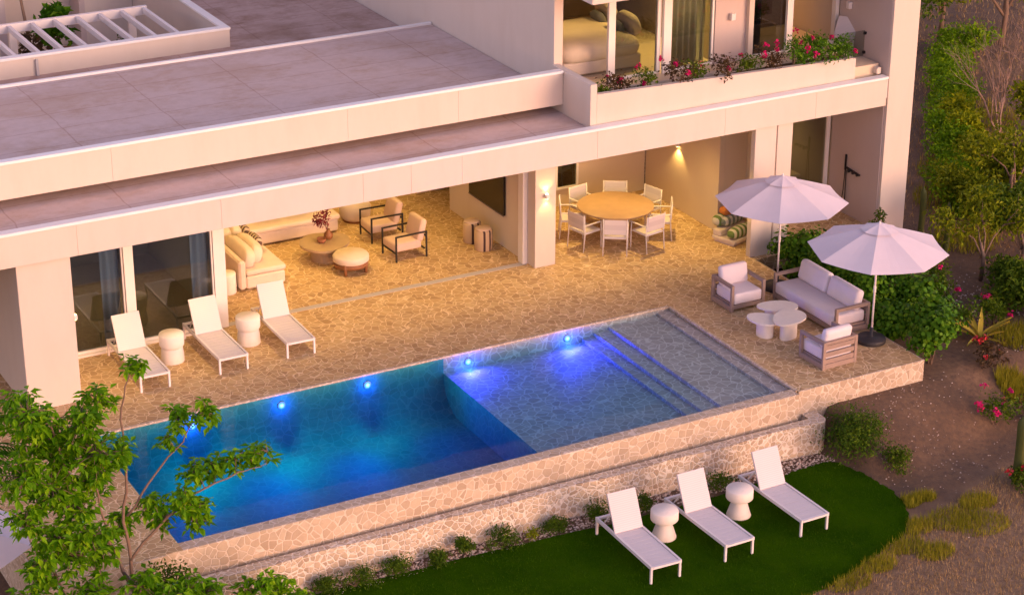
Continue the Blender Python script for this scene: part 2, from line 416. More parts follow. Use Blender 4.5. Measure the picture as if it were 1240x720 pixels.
# ------------------------------------------------------------------ pool
pool = thing('swimming_pool', 'rectangular infinity pool lined with flagstone, with blue underwater lights', 'swimming pool')
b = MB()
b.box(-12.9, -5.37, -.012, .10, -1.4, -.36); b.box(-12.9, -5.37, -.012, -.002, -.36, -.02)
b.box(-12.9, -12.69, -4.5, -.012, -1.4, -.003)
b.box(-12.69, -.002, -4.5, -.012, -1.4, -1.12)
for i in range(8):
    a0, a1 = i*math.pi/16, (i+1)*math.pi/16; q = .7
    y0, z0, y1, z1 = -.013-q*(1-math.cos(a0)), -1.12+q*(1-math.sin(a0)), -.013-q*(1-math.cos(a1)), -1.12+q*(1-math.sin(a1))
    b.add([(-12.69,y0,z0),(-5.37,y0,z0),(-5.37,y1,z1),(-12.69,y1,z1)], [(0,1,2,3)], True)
b.build('basin', M['tinted_deepstone'], pool)
bx('shelf_back_wall', M['poolstone'], pool, -5.368, -.002, -.012, -.002, -1.119, -.02)
bx('shallow_shelf', M['poolstone'], pool, -5.36, -.004, -4.498, -.014, -1.119, -.36)
bx('shelf_face_shade', M['tinted_deepstone'], pool, -5.372, -5.362, -4.497, -.013, -1.119, -.362)  # thin dark sheet added; the riser's shade is in its colour
bx('step', M['poolstone'], pool, -2.13, -.006, -4.496, -.016, -.359, -.285)
bx('step', M['poolstone'], pool, -1.85, -.008, -4.494, -.018, -.284, -.21)
bx('step', M['poolstone'], pool, -1.50, -.010, -4.492, -.020, -.209, -.135)
bx('ledge', M['poolstone'], pool, -.31, -.012, -4.490, -.022, -.134, -.075)
bx('back_coping', M['poolwall'], pool, -12.7, 0, -.02, .05, -.03, .012, b=.006)
bx('side_coping', M['poolwall'], pool, -.02, .05, -4.65, -.02, -.03, .010, b=.006)
for x, z in ((-10.75,-.25),(-8.91,-.24),(-7.07,-.22),(-4.82,-.21),(-2.50,-.19)):
    f = MB().lathe([(.0,0),(.085,0),(.085,.02),(.06,.03),(0,.03)], 20, Matrix.Translation((x,-.013,z)) @ Matrix.Rotation(R(90),4,'X')).build('pool_light', M['track'], pool)
    MB().lathe([(0,0),(.034,0),(.03,.012),(0,.018)], 20, Matrix.Translation((x,-.043,z)) @ Matrix.Rotation(R(90),4,'X')).build('lens', M['lamp_blue'], f)
    deep = x < -5.4
    def pl(kind, e, c, y, dz, tilt=0, cone=0, yw=0):
        l = bpy.data.lights.new('pool_lamp', kind); l.energy = e; l.color = c; l.shadow_soft_size = .05
        if cone: l.spot_size = R(cone); l.spot_blend = 1
        o = bpy.data.objects.new('bulb', l); col.objects.link(o); o.location = (x, y, z+dz); o.rotation_euler = (R(tilt),0,R(180+yw)); o.parent = f
    pl('POINT', 4, (.02,.10,1), -.14, -.02)
    if deep:
        [(pl('SPOT', 80, (.0,.06,1), -.12, 0, 87, 84, a), pl('SPOT', 62 if x < -8 else 42, (.0,.95,.55), -.12, 0, 79, 140, a)) for a in (-34,34)]  # the teal spots are added fill light for the deep floor
    else: pl('SPOT', 80, (.05,.03,1), -.12, 0, 86, 130, 30); pl('SPOT', 80, (.05,.03,1), -.12, 0, 86, 130, -30)
w = MB().box(-12.688, -.022, -4.498, -.024, -1.3, -.022)
tag(w.build('pool_water', M['water']), kind='structure')

# ------------------------------------------------------------------ villa
villa = thing('villa', 'two-storey white stucco villa with flat roofs and an open ground-floor lounge', 'villa')
def segs(name, m, x0, x1, cuts, y0, y1, z0, z1, gap=.003, b=.003):
    xs = [x0] + [c for c in cuts if x0 < c < x1] + [x1]
    mb = MB()
    for a, c in zip(xs, xs[1:]): mb.box(a+gap/2, c-gap/2, y0, y1, z0, z1, b)
    mb.box(x0+.01, x1-.01, y0+.012, y1-.004, z0+.004, z1-.004)
    return mb.build(name, m, villa)
# lower fascia, slab, roof terrace
segs('lower_fascia', M['wall'], -22, 6.54, [-17,-12.27,-9.4,-6.4,-5.34,-4.19,-1,2.2,4.6], 1.40, 1.56, 3.04, 3.66)
bx('coping', M['coping'], villa, -22, 6.56, 1.375, 1.60, 3.66, 3.72, b=.008)
bx('ceiling', M['plaster_in'], villa, -22, 6.54, 1.562, 13, 3.06, 3.44)
bx('roof', M['roof'], villa, -22, -1.06, 1.605, 4.2, 3.442, 3.645)
# upper roof
segs('upper_fascia', M['wall'], -22, -1.06, [-15.5,-11.06,-6.08,-3.56], 2.78, 2.92, 3.85, 4.54)
bx('coping', M['coping'], villa, -22, -1.055, 2.755, 2.95, 4.54, 4.60, b=.008)
bx('upper_slab', M['wall'], villa, -22, -1.06, 2.922, 9.12, 3.86, 3.96)
bx('wall', M['wall'], villa, -22, -1.06, 3.9, 4.1, 3.646, 3.858)
bx('roof', M['roof'], villa, -22, -1.02, 2.955, 9.10, 3.962, 3.975)
bx('coping', M['coping'], villa, -22, -1.02, 9.10, 9.20, 3.5, 4.03, b=.008)
bx('roof', M['roofback'], villa, -22, -1.02, 9.205, 11.2, 3.3, 3.475)
bx('roof', M['roofback'], villa, -5.31, -1.02, 11.2, 34, 3.3, 3.474)
# courtyard parapet
bx('parapet', M['wall'], villa, -22, -5.31, 11.2, 11.36, 3.30, 3.90, b=.006)
bx('coping', M['coping'], villa, -22, -5.29, 11.18, 11.40, 3.90, 3.96, b=.008)
bx('parapet', M['wall'], villa, -5.46, -5.31, 11.405, 26, 1.0, 3.90, b=.006)
bx('coping', M['coping'], villa, -5.49, -5.29, 11.405, 26, 3.90, 3.958, b=.008)
bx('downpipe', M['track'], villa, -10.03, -9.97, 11.12, 11.175, 3.48, 3.86)
bx('wall', M['wall'], villa, -22, -5.47, 11.0, 11.19, .3, 3.29)
bx('courtyard_floor', M['wall'], villa, -22, -5.47, 11.41, 24, 1.6, 1.8)
bx('wall', M['wall'], villa, -22, -9.2, 17.2, 17.5, 1.81, 7)
bx('wall', M['taupe'], villa, -9.2, -9.0, 17.2, 19, 1.81, 7)
bx('wall', M['wall'], villa, -9.0, -6.9, 18.6, 18.8, 1.81, 7)
bx('wall', M['taupe'], villa, -6.9, -6.75, 17.8, 18.8, 1.81, 7)
bx('wall', M['wall'], villa, -6.75, -5.47, 17.8, 18.0, 1.81, 7)
# upper block side wall and bedrooms
bx('wall', M['wall'], villa, -1.0, -.72, 3.46, 34, 3.3, 9.5)
bx('corner_post', M['wall'], villa, -1.003, -.79, 3.28, 3.455, 3.95, 9.5)
bx('balcony_floor', M['plaster_in'], villa, -1.0, 6.55, 1.77, 9, 3.56, 3.93)
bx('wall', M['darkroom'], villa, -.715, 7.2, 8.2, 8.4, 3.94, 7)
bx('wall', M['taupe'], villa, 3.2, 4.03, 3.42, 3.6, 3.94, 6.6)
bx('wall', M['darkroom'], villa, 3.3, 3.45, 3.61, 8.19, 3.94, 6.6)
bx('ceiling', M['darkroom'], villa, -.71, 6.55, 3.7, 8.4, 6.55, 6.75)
bx('canopy', M['wall'], villa, -1.03, 7.34, 1.66, 3.27, 6.30, 6.62, b=.006)
bx('window_head', M['frame'], villa, -.78, 6.55, 3.40, 3.5, 6.3, 6.56)
def window(x0, x1, z0, z1, y, pm, fw=.06, parent=villa, name='window'):
    f = MB(); f.box(x0, x0+fw, y-.05, y+.05, z0, z1); f.box(x1-fw, x1, y-.05, y+.05, z0, z1)
    f.box(x0+fw, x1-fw, y-.045, y+.045, z0, z0+.05); f.box(x0+fw, x1-fw, y-.045, y+.045, z1-.05, z1)
    o = f.build(name, M['frame'], parent)
    MB().box(x0+fw+.002, x1-fw-.002, y-.006, y+.006, z0+.052, z1-.052).build('pane', pm, o)
    return o
bx('window_post', M['frame'], villa, .43, .52, 3.40, 3.48, 3.94, 6.3)
window(.54, 1.80, 3.94, 6.30, 3.50, M['glass'], .09)
bx('window_post', M['frame'], villa, 1.82, 2.02, 3.36, 3.46, 3.94, 6.3)
window(2.03, 3.19, 3.94, 6.30, 3.50, M['railglass'], .05)
bx('window_post', M['wall'], villa, 4.03, 4.16, 3.30, 3.5, 3.94, 6.3)
window(4.17, 5.30, 3.94, 6.30, 3.50, M['darkglass'], .05)
bx('window_post', M['frame'], villa, 5.12, 5.28, 3.36, 3.44, 3.94, 6.3)
bx('window_post', M['frame'], villa, 6.46, 6.56, 3.36, 3.5, 3.94, 6.3)
# end fin wall
bx('end_wall', M['wall'], villa, 6.60, 7.33, 1.42, 12, -1.0, 9.5, b=.008)
bx('end_wall_shade', M['taupe'], villa, 6.585, 6.598, 1.47, 3.35, 0, 9.4)  # thin sheet added; shade of the wall's side face is in its colour
bx('fixing_bracket', M['frame'], villa, 6.545, 6.598, 1.45, 1.52, 3.2, 3.62)
# planter box on the balcony edge
pt = villa
bx('planter_side', M['wall'], pt, -1.05, -.89, 1.64, 3.27, 3.56, 4.60, b=.006)
f = MB()
f.add([(-.888,1.64,3.50),(5.72,1.64,3.50),(5.72,1.76,3.50),(-.888,1.76,3.50),(-.888,1.64,4.37),(5.72,1.64,4.20),(5.72,1.76,4.20),(-.888,1.76,4.37)],
      [(0,3,2,1),(4,5,6,7),(0,1,5,4),(1,2,6,5),(2,3,7,6),(3,0,4,7)])
f.build('planter_front', M['wall'], pt)
bx('planter_back', M['wall'], pt, -.888, 5.72, 2.18, 2.26, 3.94, 4.22)
bx('planter_soil', M['soil'], pt, -.886, 5.71, 1.762, 2.178, 3.94, 4.14)
bx('planter_end', M['wall'], pt, 5.722, 5.80, 1.64, 2.26, 3.65, 4.19)
bx('balcony_kerb', M['wall'], pt, 5.85, 6.52, 2.10, 2.22, 3.73, 3.88, b=.01); bx('balcony_kerb', M['wall'], pt, 6.40, 6.52, 1.62, 2.095, 3.73, 3.882, b=.01)
g = bx('balustrade', M['railglass'], pt, 5.9, 6.55, 2.34, 2.352, 3.95, 4.55)
for z in (4.45, 4.0): bx('clamp', M['black'], g, 6.53, 6.59, 2.32, 2.37, z, z+.06)
# ground floor: pillars, walls
bx('pillar', M['wall'], villa, -13.44, -12.40, 1.52, 4.2, -.3, 3.058, b=.008)
bx('pillar', M['wall'], villa, -1.50, -.98, 3.16, 3.62, .002, 3.058, b=.008)
bx('tv_wall', M['wall'], villa, -1.50, -1.2, 3.70, 7.3, .002, 3.058)
bx('door_stack_frame', M['frame'], villa, -1.62, -1.505, 3.50, 3.72, .002, 3.05)
bx('column', M['wall'], villa, -1.72, -1.0, 8.6, 9.3, .002, 3.058)
bx('wall', M['plaster_in'], villa, -8.72, 3.3, 10.4, 10.6, .002, 3.058)
bx('wall', M['plaster_in'], villa, -8.72, -8.60, 3.65, 10.39, .002, 3.058)
bx('dining_back_wall', M['plaster_in'], villa, -1.19, 3.24, 6.25, 6.4, .002, 3.058)
bx('dining_side_wall', M['plaster_in'], villa, 3.26, 3.4, 3.1, 6.24, .002, 3.058)
bx('niche_wall', M['plaster_in'], villa, 3.402, 4.2, 3.1, 3.2, .002, 3.058)
bx('niche_wall', M['plaster_in'], villa, 4.0, 4.1, 1.63, 3.098, .002, 3.058)
bx('pillar', M['wall'], villa, 3.06, 3.62, 1.46, 1.62, -.3, 3.058, b=.006)
bx('pillar', M['wall'], villa, 3.66, 4.06, 1.47, 1.62, -.3, 3.058, b=.006)
bx('downpipe', M['frame'], villa, 3.623, 3.657, 1.52, 1.56, 0, 3.05)
w = window(.72, 1.34, .45, 1.95, 6.20, M['darkglass'], .05); bx('backing', M['black'], w, .78, 1.28, 6.215, 6.24, .5, 1.9)
# ground-floor glazing
bx('end_post', M['frame'], villa, -8.87, -8.62, 3.42, 3.64, .008, 3.055)
bx('sill', M['frame'], villa, -12.39, -8.88, 3.38, 3.62, .002, .05)
bx('mullion', M['frame'], villa, -10.77, -10.60, 3.41, 3.60, .052, 3.05)
window(-12.38, -10.78, .052, 3.05, 3.5, M['doorglass'], .03, name='sliding_door')
window(-10.59, -8.88, .052, 3.05, 3.5, M['doorglass'], .03, name='sliding_door')
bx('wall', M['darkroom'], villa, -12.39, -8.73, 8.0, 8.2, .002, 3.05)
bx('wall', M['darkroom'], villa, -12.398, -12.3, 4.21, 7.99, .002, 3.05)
bx('room_floor', M['travertine'], villa, -12.29, -8.74, 3.65, 7.99, .002, .02)
# lower right bedroom door
window(4.75, 6.52, .01, 3.05, 3.4, M['glass'], .10, name='glass_door')
bx('wall', M['wall'], villa, 4.103, 4.745, 3.3, 3.5, .002, 3.058)
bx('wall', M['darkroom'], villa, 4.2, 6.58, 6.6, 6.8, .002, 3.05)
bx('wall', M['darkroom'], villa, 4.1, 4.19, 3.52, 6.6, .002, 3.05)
bx('shower_wall_shade', M['taupe'], villa, 6.565, 6.583, 1.5, 3.34, .0, 3.03)  # another thin sheet with the side-face shade in its colour

def lamp(kind, e, c, loc, parent, rot=(0,0,0), size=.1, spot=100, blend=.8):
    l = bpy.data.lights.new('lamp', kind); l.energy = e; l.color = c
    if kind == 'AREA': l.size = size
    else: l.shadow_soft_size = size
    if kind == 'SPOT': l.spot_size = R(spot); l.spot_blend = blend
    o = bpy.data.objects.new('bulb', l); col.objects.link(o); o.location = loc; o.rotation_euler = rot; o.parent = parent
    return o
WARM = (1,.64,.19); EL = 1.0
# ceiling downlights
def downlight(x, y, z, e, label, spot=130, c=WARM, grp='ceiling downlights of the villa'):
    t = thing('ceiling_downlight', label, 'downlight', (x, y, z), 0, grp)
    MB().lathe([(.0,-.001),(.07,-.001),(.07,-.16),(.06,-.16),(.06,-.012),(0,-.012)], 20, close=False).build('can', M['white'], t)
    MB().lathe([(0,-.013),(.04,-.013),(.04,-.017),(0,-.017)], 16).build('lens', M['lamp_warm'], t)
    lamp('SPOT', e*EL, c, (0,0,-.05 if spot < 145 else -.085), t, size=.035, spot=min(spot,100) if spot < 145 else spot, blend=1)
for x in (-7.4,-5.4,-3.2):
    for y in (4.6,6.6,8.8): downlight(x, y, 3.055, 60, 'round warm downlight in the ceiling of the open lounge', 155)
for x in (-11.6,-9.6,-7.4,-5.2,-3.0,-.6): downlight(x, 2.35, 3.055, 62, 'round warm downlight in the soffit along the front of the deck', 135)
for x, y in ((.4,4.9),(1.9,3.3)): downlight(x, y, 3.055, 125, 'round warm downlight over the round dining table', 160)
downlight(-10.6, 5.6, 3.04, 70, 'round warm downlight inside the dark glazed room', 160)
downlight(5.6, 5.2, 3.04, 70, 'round warm downlight inside the room behind the outdoor shower', 160)
downlight(2.6, 4.6, 6.545, 240, 'added unseen warm light behind the sheer upstairs curtain', 160)  # unseen lamp added to brighten the curtain from behind
downlight(.3, 5.2, 6.545, 42, 'round warm downlight over the upstairs bed', 140)
downlight(5.6, 5.4, 6.545, 70, 'round warm downlight in the upstairs room with the wooden headboard', 160, (1,.48,.14))

# wall lamps
def sconce(loc, rz, label, e=9, up=True, name='wall_lamp', mat='white', dim=(.09,.10,.10)):
    t = thing(name, label, 'wall lamp', loc, rz)
    MB().box(-dim[0]/2, dim[0]/2, -dim[1]-.003, -.003, -dim[2]/2, dim[2]/2, b=.01).build('housing', M[mat], t)
    if e:
        MB().lathe([(0,0),(.03,0),(.03,.006),(0,.006)], 14, Matrix.Translation((0,-.055,dim[2]/2+.001))).build('lens', M['lamp_warm'], t)
        MB().lathe([(0,0),(.03,0),(.03,-.006),(0,-.006)], 14, Matrix.Translation((0,-.055,-dim[2]/2-.001))).build('lens', M['lamp_warm'], t)
        if up: lamp('SPOT', e, WARM, (0,-.07,dim[2]/2+.02), t, (R(180-8),0,0), .025, 110, .7)
        lamp('SPOT', e*1.2, WARM, (0,-.07,-dim[2]/2-.02), t, (R(-8),0,0), .025, 110, .7)
    return t
sconce((-1.24,3.155,1.68), 0, 'lit up-and-down wall lamp on the pillar between lounge and dining area', 5)
sconce((-12.397,1.75,1.66), R(90), 'small lit white wall lamp on the big left pillar', 4)
sconce((3.255,4.79,1.62), R(-90), 'small lit downlight high on the dining area side wall', 16, False)
sconce((3.055,1.56,1.35), R(-90), 'lit up light on the inner side of the right dining pillar', 7)
sconce((3.62,3.415,5.0), 0, 'unlit white wall lamp upstairs between the bedroom windows', 0, dim=(.12,.1,.16))
sconce((6.58,2.95,4.98), R(-90), 'unlit white wall lamp upstairs on the end wall of the balcony', 0, dim=(.12,.1,.16))

# upstairs furniture
t = thing('double_bed', 'upstairs double bed with pale duvet seen through the open window', 'bed', (.75,5.0,3.935))
bx('bed_base', M['cream'], t, -1.1, .9, -1.0, 1.0, .04, .34, b=.03)
MB().pillow((-.1,0,.5), (2.1,2.15,.55), e=.28, nu=32).build('duvet', M['bedding'], t)
MB().pillow((.95,.6,.85), (.28,.75,.55), (0,R(-20),0)).build('pillow', M['bedding'], t)
MB().pillow((.95,-.35,.85), (.28,.75,.55), (0,R(-20),0)).build('pillow', M['bedding'], t)
MB().pillow((.66,-.3,.78), (.2,.5,.38), (0,R(-25),0)).build('pillow', M['greypillow'], t)
MB().pillow((.66,.5,.78), (.2,.5,.38), (0,R(-25),0)).build('pillow', M['greypillow'], t)
def curtain(x0, x1, y, z0, z1, m, label, wave=.05, per=.16):
    mb = MB(); n = int((x1-x0)/per*8); vs = []; fs = []
    for i in range(n+1):
        x = x0+(x1-x0)*i/n; yy = y+wave*math.sin(2*math.pi*x/per)
        vs += [(x,yy,z0),(x,yy,z1),(x,yy+.012,z0),(x,yy+.012,z1)]
    for i in range(n):
        a = 4*i; b2 = a+4
        fs += [(a,b2,b2+1,a+1),(a+2,a+3,b2+3,b2+2),(a+1,b2+1,b2+3,a+3),(a,a+2,b2+2,b2)]
    tag(mb.add(vs, fs, True).build('curtain', m), label, 'curtain')
curtain(2.08, 3.12, 3.72, 3.95, 6.4, M['curtain'], 'grey-green sheer curtain filling the middle upstairs window')
curtain(4.22, 4.62, 3.72, 3.95, 6.4, M['greypillow'], 'dark grey curtain gathered in the upstairs window right of the wall lamp')
curtain(-11.2, -10.82, 3.64, .06, 3.0, M['curtainw'], 'white curtain gathered beside the mullion in the left glass door', .04)
curtain(-9.3, -8.92, 3.64, .06, 3.0, M['curtainw'], 'white curtain gathered beside the lounge in the right glass door', .04)
t = thing('headboard_cabinet', 'warm wooden cabinet in the upstairs room at right', 'cabinet', (6.2,5.6,3.935))
bx('cabinet_body', M['wood'], t, -.7, .35, -.25, .25, 0, 1.1, b=.01); bx('open_shelf', M['brown'], t, -.6, -.1, -.26, -.255, .3, .8)
t = thing('bed', 'bed with patterned pillow behind the lower right glass door', 'bed', (5.7,5.2,.02))
bx('bed_base', M['cream'], t, -.8, .8, -.9, 1.0, .02, .45, b=.05)
MB().pillow((0,.7,.68), (1.2,.3,.55), (R(25),0,0)).build('pillow', M['bedding'], t)
# balcony lounger upstairs
t = thing('balcony_chair', 'small white reclining chair on the upstairs balcony by the end wall', 'chair', (6.12,2.75,3.935), R(-60))
MB().cube((0,0,.32), (.5,.6,.03), b=.01).build('seat', M['sling'], t)
MB().cube((0,.44,.52), (.5,.5,.03), (R(58),0,0), b=.01).build('backrest', M['sling'], t)
for sx in (-.25,.25):
    for sy in (-.27,.27): MB().bar((sx,sy,0),(sx,sy,.31),.035).build('leg', M['white'], t)

# ------------------------------------------------------------------ pergola over the courtyard
pg = thing('pergola', 'white slatted pergola over the planted courtyard at upper left', 'pergola', (0,0,0))
bx('back_beam', M['white'], pg, -14, -6.36, 13.98, 14.10, 3.70, 3.92, b=.008)
x = -6.45
while x > -13.6:
    bx('rafter', M['white'], pg, x-.045, x+.045, 11.405, 13.975, 3.76, 3.90, b=.006); x -= .56
for x in (-9.72,-6.75): bx('post', M['white'], pg, x-.09, x+.09, 14.0, 14.10, 1.802, 3.695, b=.006)
# ------------------------------------------------------------------ foliage helpers
def leaf(mb, p, d, nrm, L, W, fold=.25):
    d = d.normalized(); s = d.cross(nrm)
    if s.length < 1e-4: s = d.cross(Vector((.3,.5,.8)))
    s.normalize(); u = s.cross(d)
    a = p; t = p + d*L - u*L*.12; m = p + d*L*.45
    l = m + s*W/2 + u*W*fold; r = m - s*W/2 + u*W*fold
    mb.add([a, l, t, r], [(0,3,2),(0,2,1)])
def rleaf(mb, p, d, nrm, L):
    d = d.normalized(); s = d.cross(nrm)
    if s.length < 1e-4: s = d.cross(Vector((.3,.5,.8)))
    s.normalize()
    mb.add([p, p+d*L*.3+s*L*.42, p+d*L*.75+s*L*.38, p+d*L, p+d*L*.75-s*L*.38, p+d*L*.3-s*L*.42], [(0,5,4,3,2,1)])
def rv(r):
    while True:
        v = Vector((r.uniform(-1,1), r.uniform(-1,1), r.uniform(-1,1)))
        if .05 < v.length < 1: return v.normalized()
def blob(mb, c, rad, n, size, r, round_=False, up=.5, wid=.5):
    c = Vector(c); rad = Vector(rad) if not isinstance(rad, (int, float)) else Vector((rad,)*3)
    ph = [r.uniform(0,6.28) for _ in range(3)]
    for i in range(n):
        d = rv(r)
        lump = 1 + .2*math.sin(3*d.x+ph[0]) + .2*math.sin(4*d.y+ph[1]) + .15*math.sin(5*d.z+ph[2])
        f = (r.random()**.45)*lump
        p = c + Vector((d.x*rad.x, d.y*rad.y, d.z*rad.z))*f
        nrm = (d + rv(r)*.7 + Vector((0,0,up))).normalized()
        t = nrm.cross(rv(r))
        if t.length < .05: continue
        L = size*r.uniform(.65,1.35)
        if round_: rleaf(mb, p, t, nrm, L)
        else: leaf(mb, p, t + d*.5, nrm, L, L*wid)
def shrub(name, x, y, w, h, mat, n, size, label, cat='shrub', group=None, round_=False, seed=0, stems=4, z=None, flowers=None, nf=0, wid=.5, loose=.0, k=7):
    r = random.Random(seed*101+int(x*37)+int(y*91)); z = gh(x, y) if z is None else z
    t = thing(name, label, cat, (x,y,z), 0, group)
    mb = MB(); cs = []
    for i in range(k):
        a = r.uniform(0,6.28); q = r.uniform(0, .62)*w/2
        c = (math.cos(a)*q, math.sin(a)*q, r.uniform(.28,.78)*h)
        rr = r.uniform(.42,.62)*w/2*(1-loose*.4)
        blob(mb, c, (rr,rr,min(rr*.9, h*.34)), n//k, size, r, round_, wid=wid); cs.append(c)
    mb.build('foliage', mat, t)
    st = MB()
    for i in range(stems):
        c = cs[i % k]; b0 = (r.uniform(-.05,.05), r.uniform(-.05,.05), -.05)
        st.tube([b0, (c[0]*.5+r.uniform(-.05,.05), c[1]*.5, c[2]*.5), c], [.02*max(.6,h), .014*max(.6,h), .005], 5)
    st.build('stem', M['trunk'], t)
    if flowers:
        for i in range(nf):
            c = r.choice(cs); dd = rv(r); dd.z = abs(dd.z)
            p = Vector(c) + dd*w*.27 + Vector((0,0,.03)); fl = MB()
            blob(fl, p, r.uniform(.04,.07), 14, .06, r, True); fl.build('flower', M[flowers], t)
    return t
# plants in the courtyard
shrub('potted_plant', -9.0, 14.9, 1.1, 1.6, M['leaf_red'], 700, .16, 'dark bushy plant under the pergola slats beside a tall twig', 'plant', z=1.81, seed=1)
t = thing('plant_pot', 'large dark rounded stone pot standing in the courtyard below the pergola', 'pot', (-8.15,14.9,1.81))
MB().lathe([(0,0),(.28,0),(.5,.3),(.52,.6),(.4,.95),(.36,1.0),(.3,.98),(0,.9)], 28).build('pot_body', M['brown'], t)
shrub('courtyard_plant', -8.3, 15.3, .9, 1.3, M['leaf_palm'], 300, .25, 'spiky dark plant growing from the pot below the pergola', 'plant', z=2.7, seed=2)
shrub('courtyard_plant', -7.3, 15.2, .6, .7, M['leaf_dark'], 160, .12, 'small green plant on the pale courtyard floor', 'plant', z=1.81, seed=3)
shrub('courtyard_plant', -6.6, 14.6, .9, 1.5, M['leaf_fine'], 200, .10, 'thin twiggy plant by the right pergola post', 'plant', z=1.81, seed=4)
shrub('courtyard_plant', -10.4, 13.4, 1.2, 1.4, M['leaf_fine'], 500, .25, 'leafy dark plant at the left end of the courtyard', 'plant', z=1.81, seed=5)
t = thing('bare_twig', 'dark bare twig rising above the pergola beam at upper left', 'twig', (-9.0,15.4,1.8))
st = MB(); st.tube([(0,0,0),(.05,0,1.2),(-.05,.1,2.3),(-.25,.1,2.9),(-.2,.1,3.2)], [.06,.05,.035,.02,.01], 6)
st.tube([(-.05,.1,2.3),(.15,.1,2.7),(.2,.1,3.0)], [.025,.015,.008], 6); st.tube([(-.2,.1,2.75),(-.4,.1,2.85)], [.015,.008], 6)
st.build('branch', M['trunk'], t)

# ------------------------------------------------------------------ loungers
def make_lounger(mat='white'):
    t = thing('sun_lounger', '', 'sun lounger', (0,0,0))
    W = .62; f = MB()
    for s in (-1, 1):
        x = s*(W/2-.02)
        f.bar((x,.0,.32),(x,2.0,.32),.04,.06)
    f.bar((-W/2+.04,.02,.32),(W/2-.04,.02,.32),.06,.04); f.bar((-W/2+.04,1.98,.32),(W/2-.04,1.98,.32),.06,.04)
    f.bar((-W/2+.04,1.34,.30),(W/2-.04,1.34,.30),.03,.03)
    f.build('frame', M['white'], t)
    for sx in (-1,1):
        for y in (.03,1.97):
            MB().bar((sx*(W/2-.02),y,.0),(sx*(W/2-.02),y,.292),.042,.042,.004).build('leg', M['white'], t)
    s = MB(); y = .05
    while y < 1.30: s.box(-W/2+.045, W/2-.045, y, y+.117, .318, .336, b=.004); y += .122
    s.build('seat', M['sling'], t)
    a = R(64); c, sn = math.cos(a), math.sin(a); L = .73
    bk = MB(); h = Vector((0,1.32,.34)); e = h + Vector((0,c*L,sn*L))
    Mx = Matrix.Translation(h) @ Matrix.Rotation(a,4,'X')
    bk.box(-W/2+.02, W/2-.02, 0, L, -.012, .012, b=.006, M=Mx)
    bk.build('backrest', M['sling'], t)
    fr = MB()
    for q in (-1,1): fr.bar(h+Vector((q*(W/2-.035),0,-.02)), e+Vector((q*(W/2-.035),.02,-.012)), .025)
    fr.build('backrest_frame', M['white'], t)
    sp = MB()
    for q in (-1,1): sp.bar(h+Vector((q*.22,c*.4+.02,sn*.4-.02)), (q*.22,1.80,.32), .018)
    sp.build('support', M['white'], t)
    return t
U = 'white sun loungers on the stone deck'; Lg = 'white sun loungers on the lawn'
lo = make_lounger(); lo.location = (-10.98,1.29,0); lo['label'] = 'white sun lounger on the deck nearest the big left pillar'; lo['group'] = U
dup(lo, (-9.33,1.33,0), R(.5), 'white sun lounger on the deck between the two drum side tables', U)
dup(lo, (-7.86,1.39,0), R(-1), 'white sun lounger on the deck in front of the open lounge sofa', U)
dup(lo, (-5.0,-7.88,-1.148), R(-1.5), 'white sun lounger on the lawn closest to the camera, beside one pedestal table', Lg)
dup(lo, (-3.43,-7.84,-1.148), R(1), 'white sun lounger on the lawn between the two pedestal tables', Lg)
dup(lo, (-1.73,-7.75,-1.148), R(1), 'white sun lounger on the lawn nearest the bare earth slope', Lg)
# side tables
def drum():
    t = thing('side_table', '', 'side table', (0,0,0), 0, 'drum side tables on the deck')
    MB().lathe([(0,0),(.235,0),(.24,.01),(.232,.16),(.214,.30),(.212,.325),(.235,.34),(.25,.37),(.25,.58),(.243,.598),(.0,.60)], 40).build('table_body', M['drum'], t)
    return t
d1 = drum(); d1.location = (-10.22,2.42,0); d1['label'] = 'pale waisted drum table between the left and middle deck loungers'
dup(d1, (-8.55,2.50,0), 0, 'pale waisted drum table in front of the lounge end post, left of a lounger')
t = thing('side_table', 'pale pedestal side table on the lawn behind the closest lounger', 'side table', (-4.21,-6.55,-1.148), 0, 'pedestal side tables on the lawn')
MB().lathe([(0,0),(.225,0),(.23,.015),(.19,.14),(.135,.31),(.14,.34)], 36).build('pedestal', M['drum'], t)
MB().lathe([(.14,.34),(.24,.36),(.255,.38),(.255,.54),(.24,.565),(0,.57)], 36).build('tabletop', M['drum'], t)
dup(t, (-2.56,-6.52,-1.148), 0, 'pale pedestal side table on the lawn between the middle and far loungers')

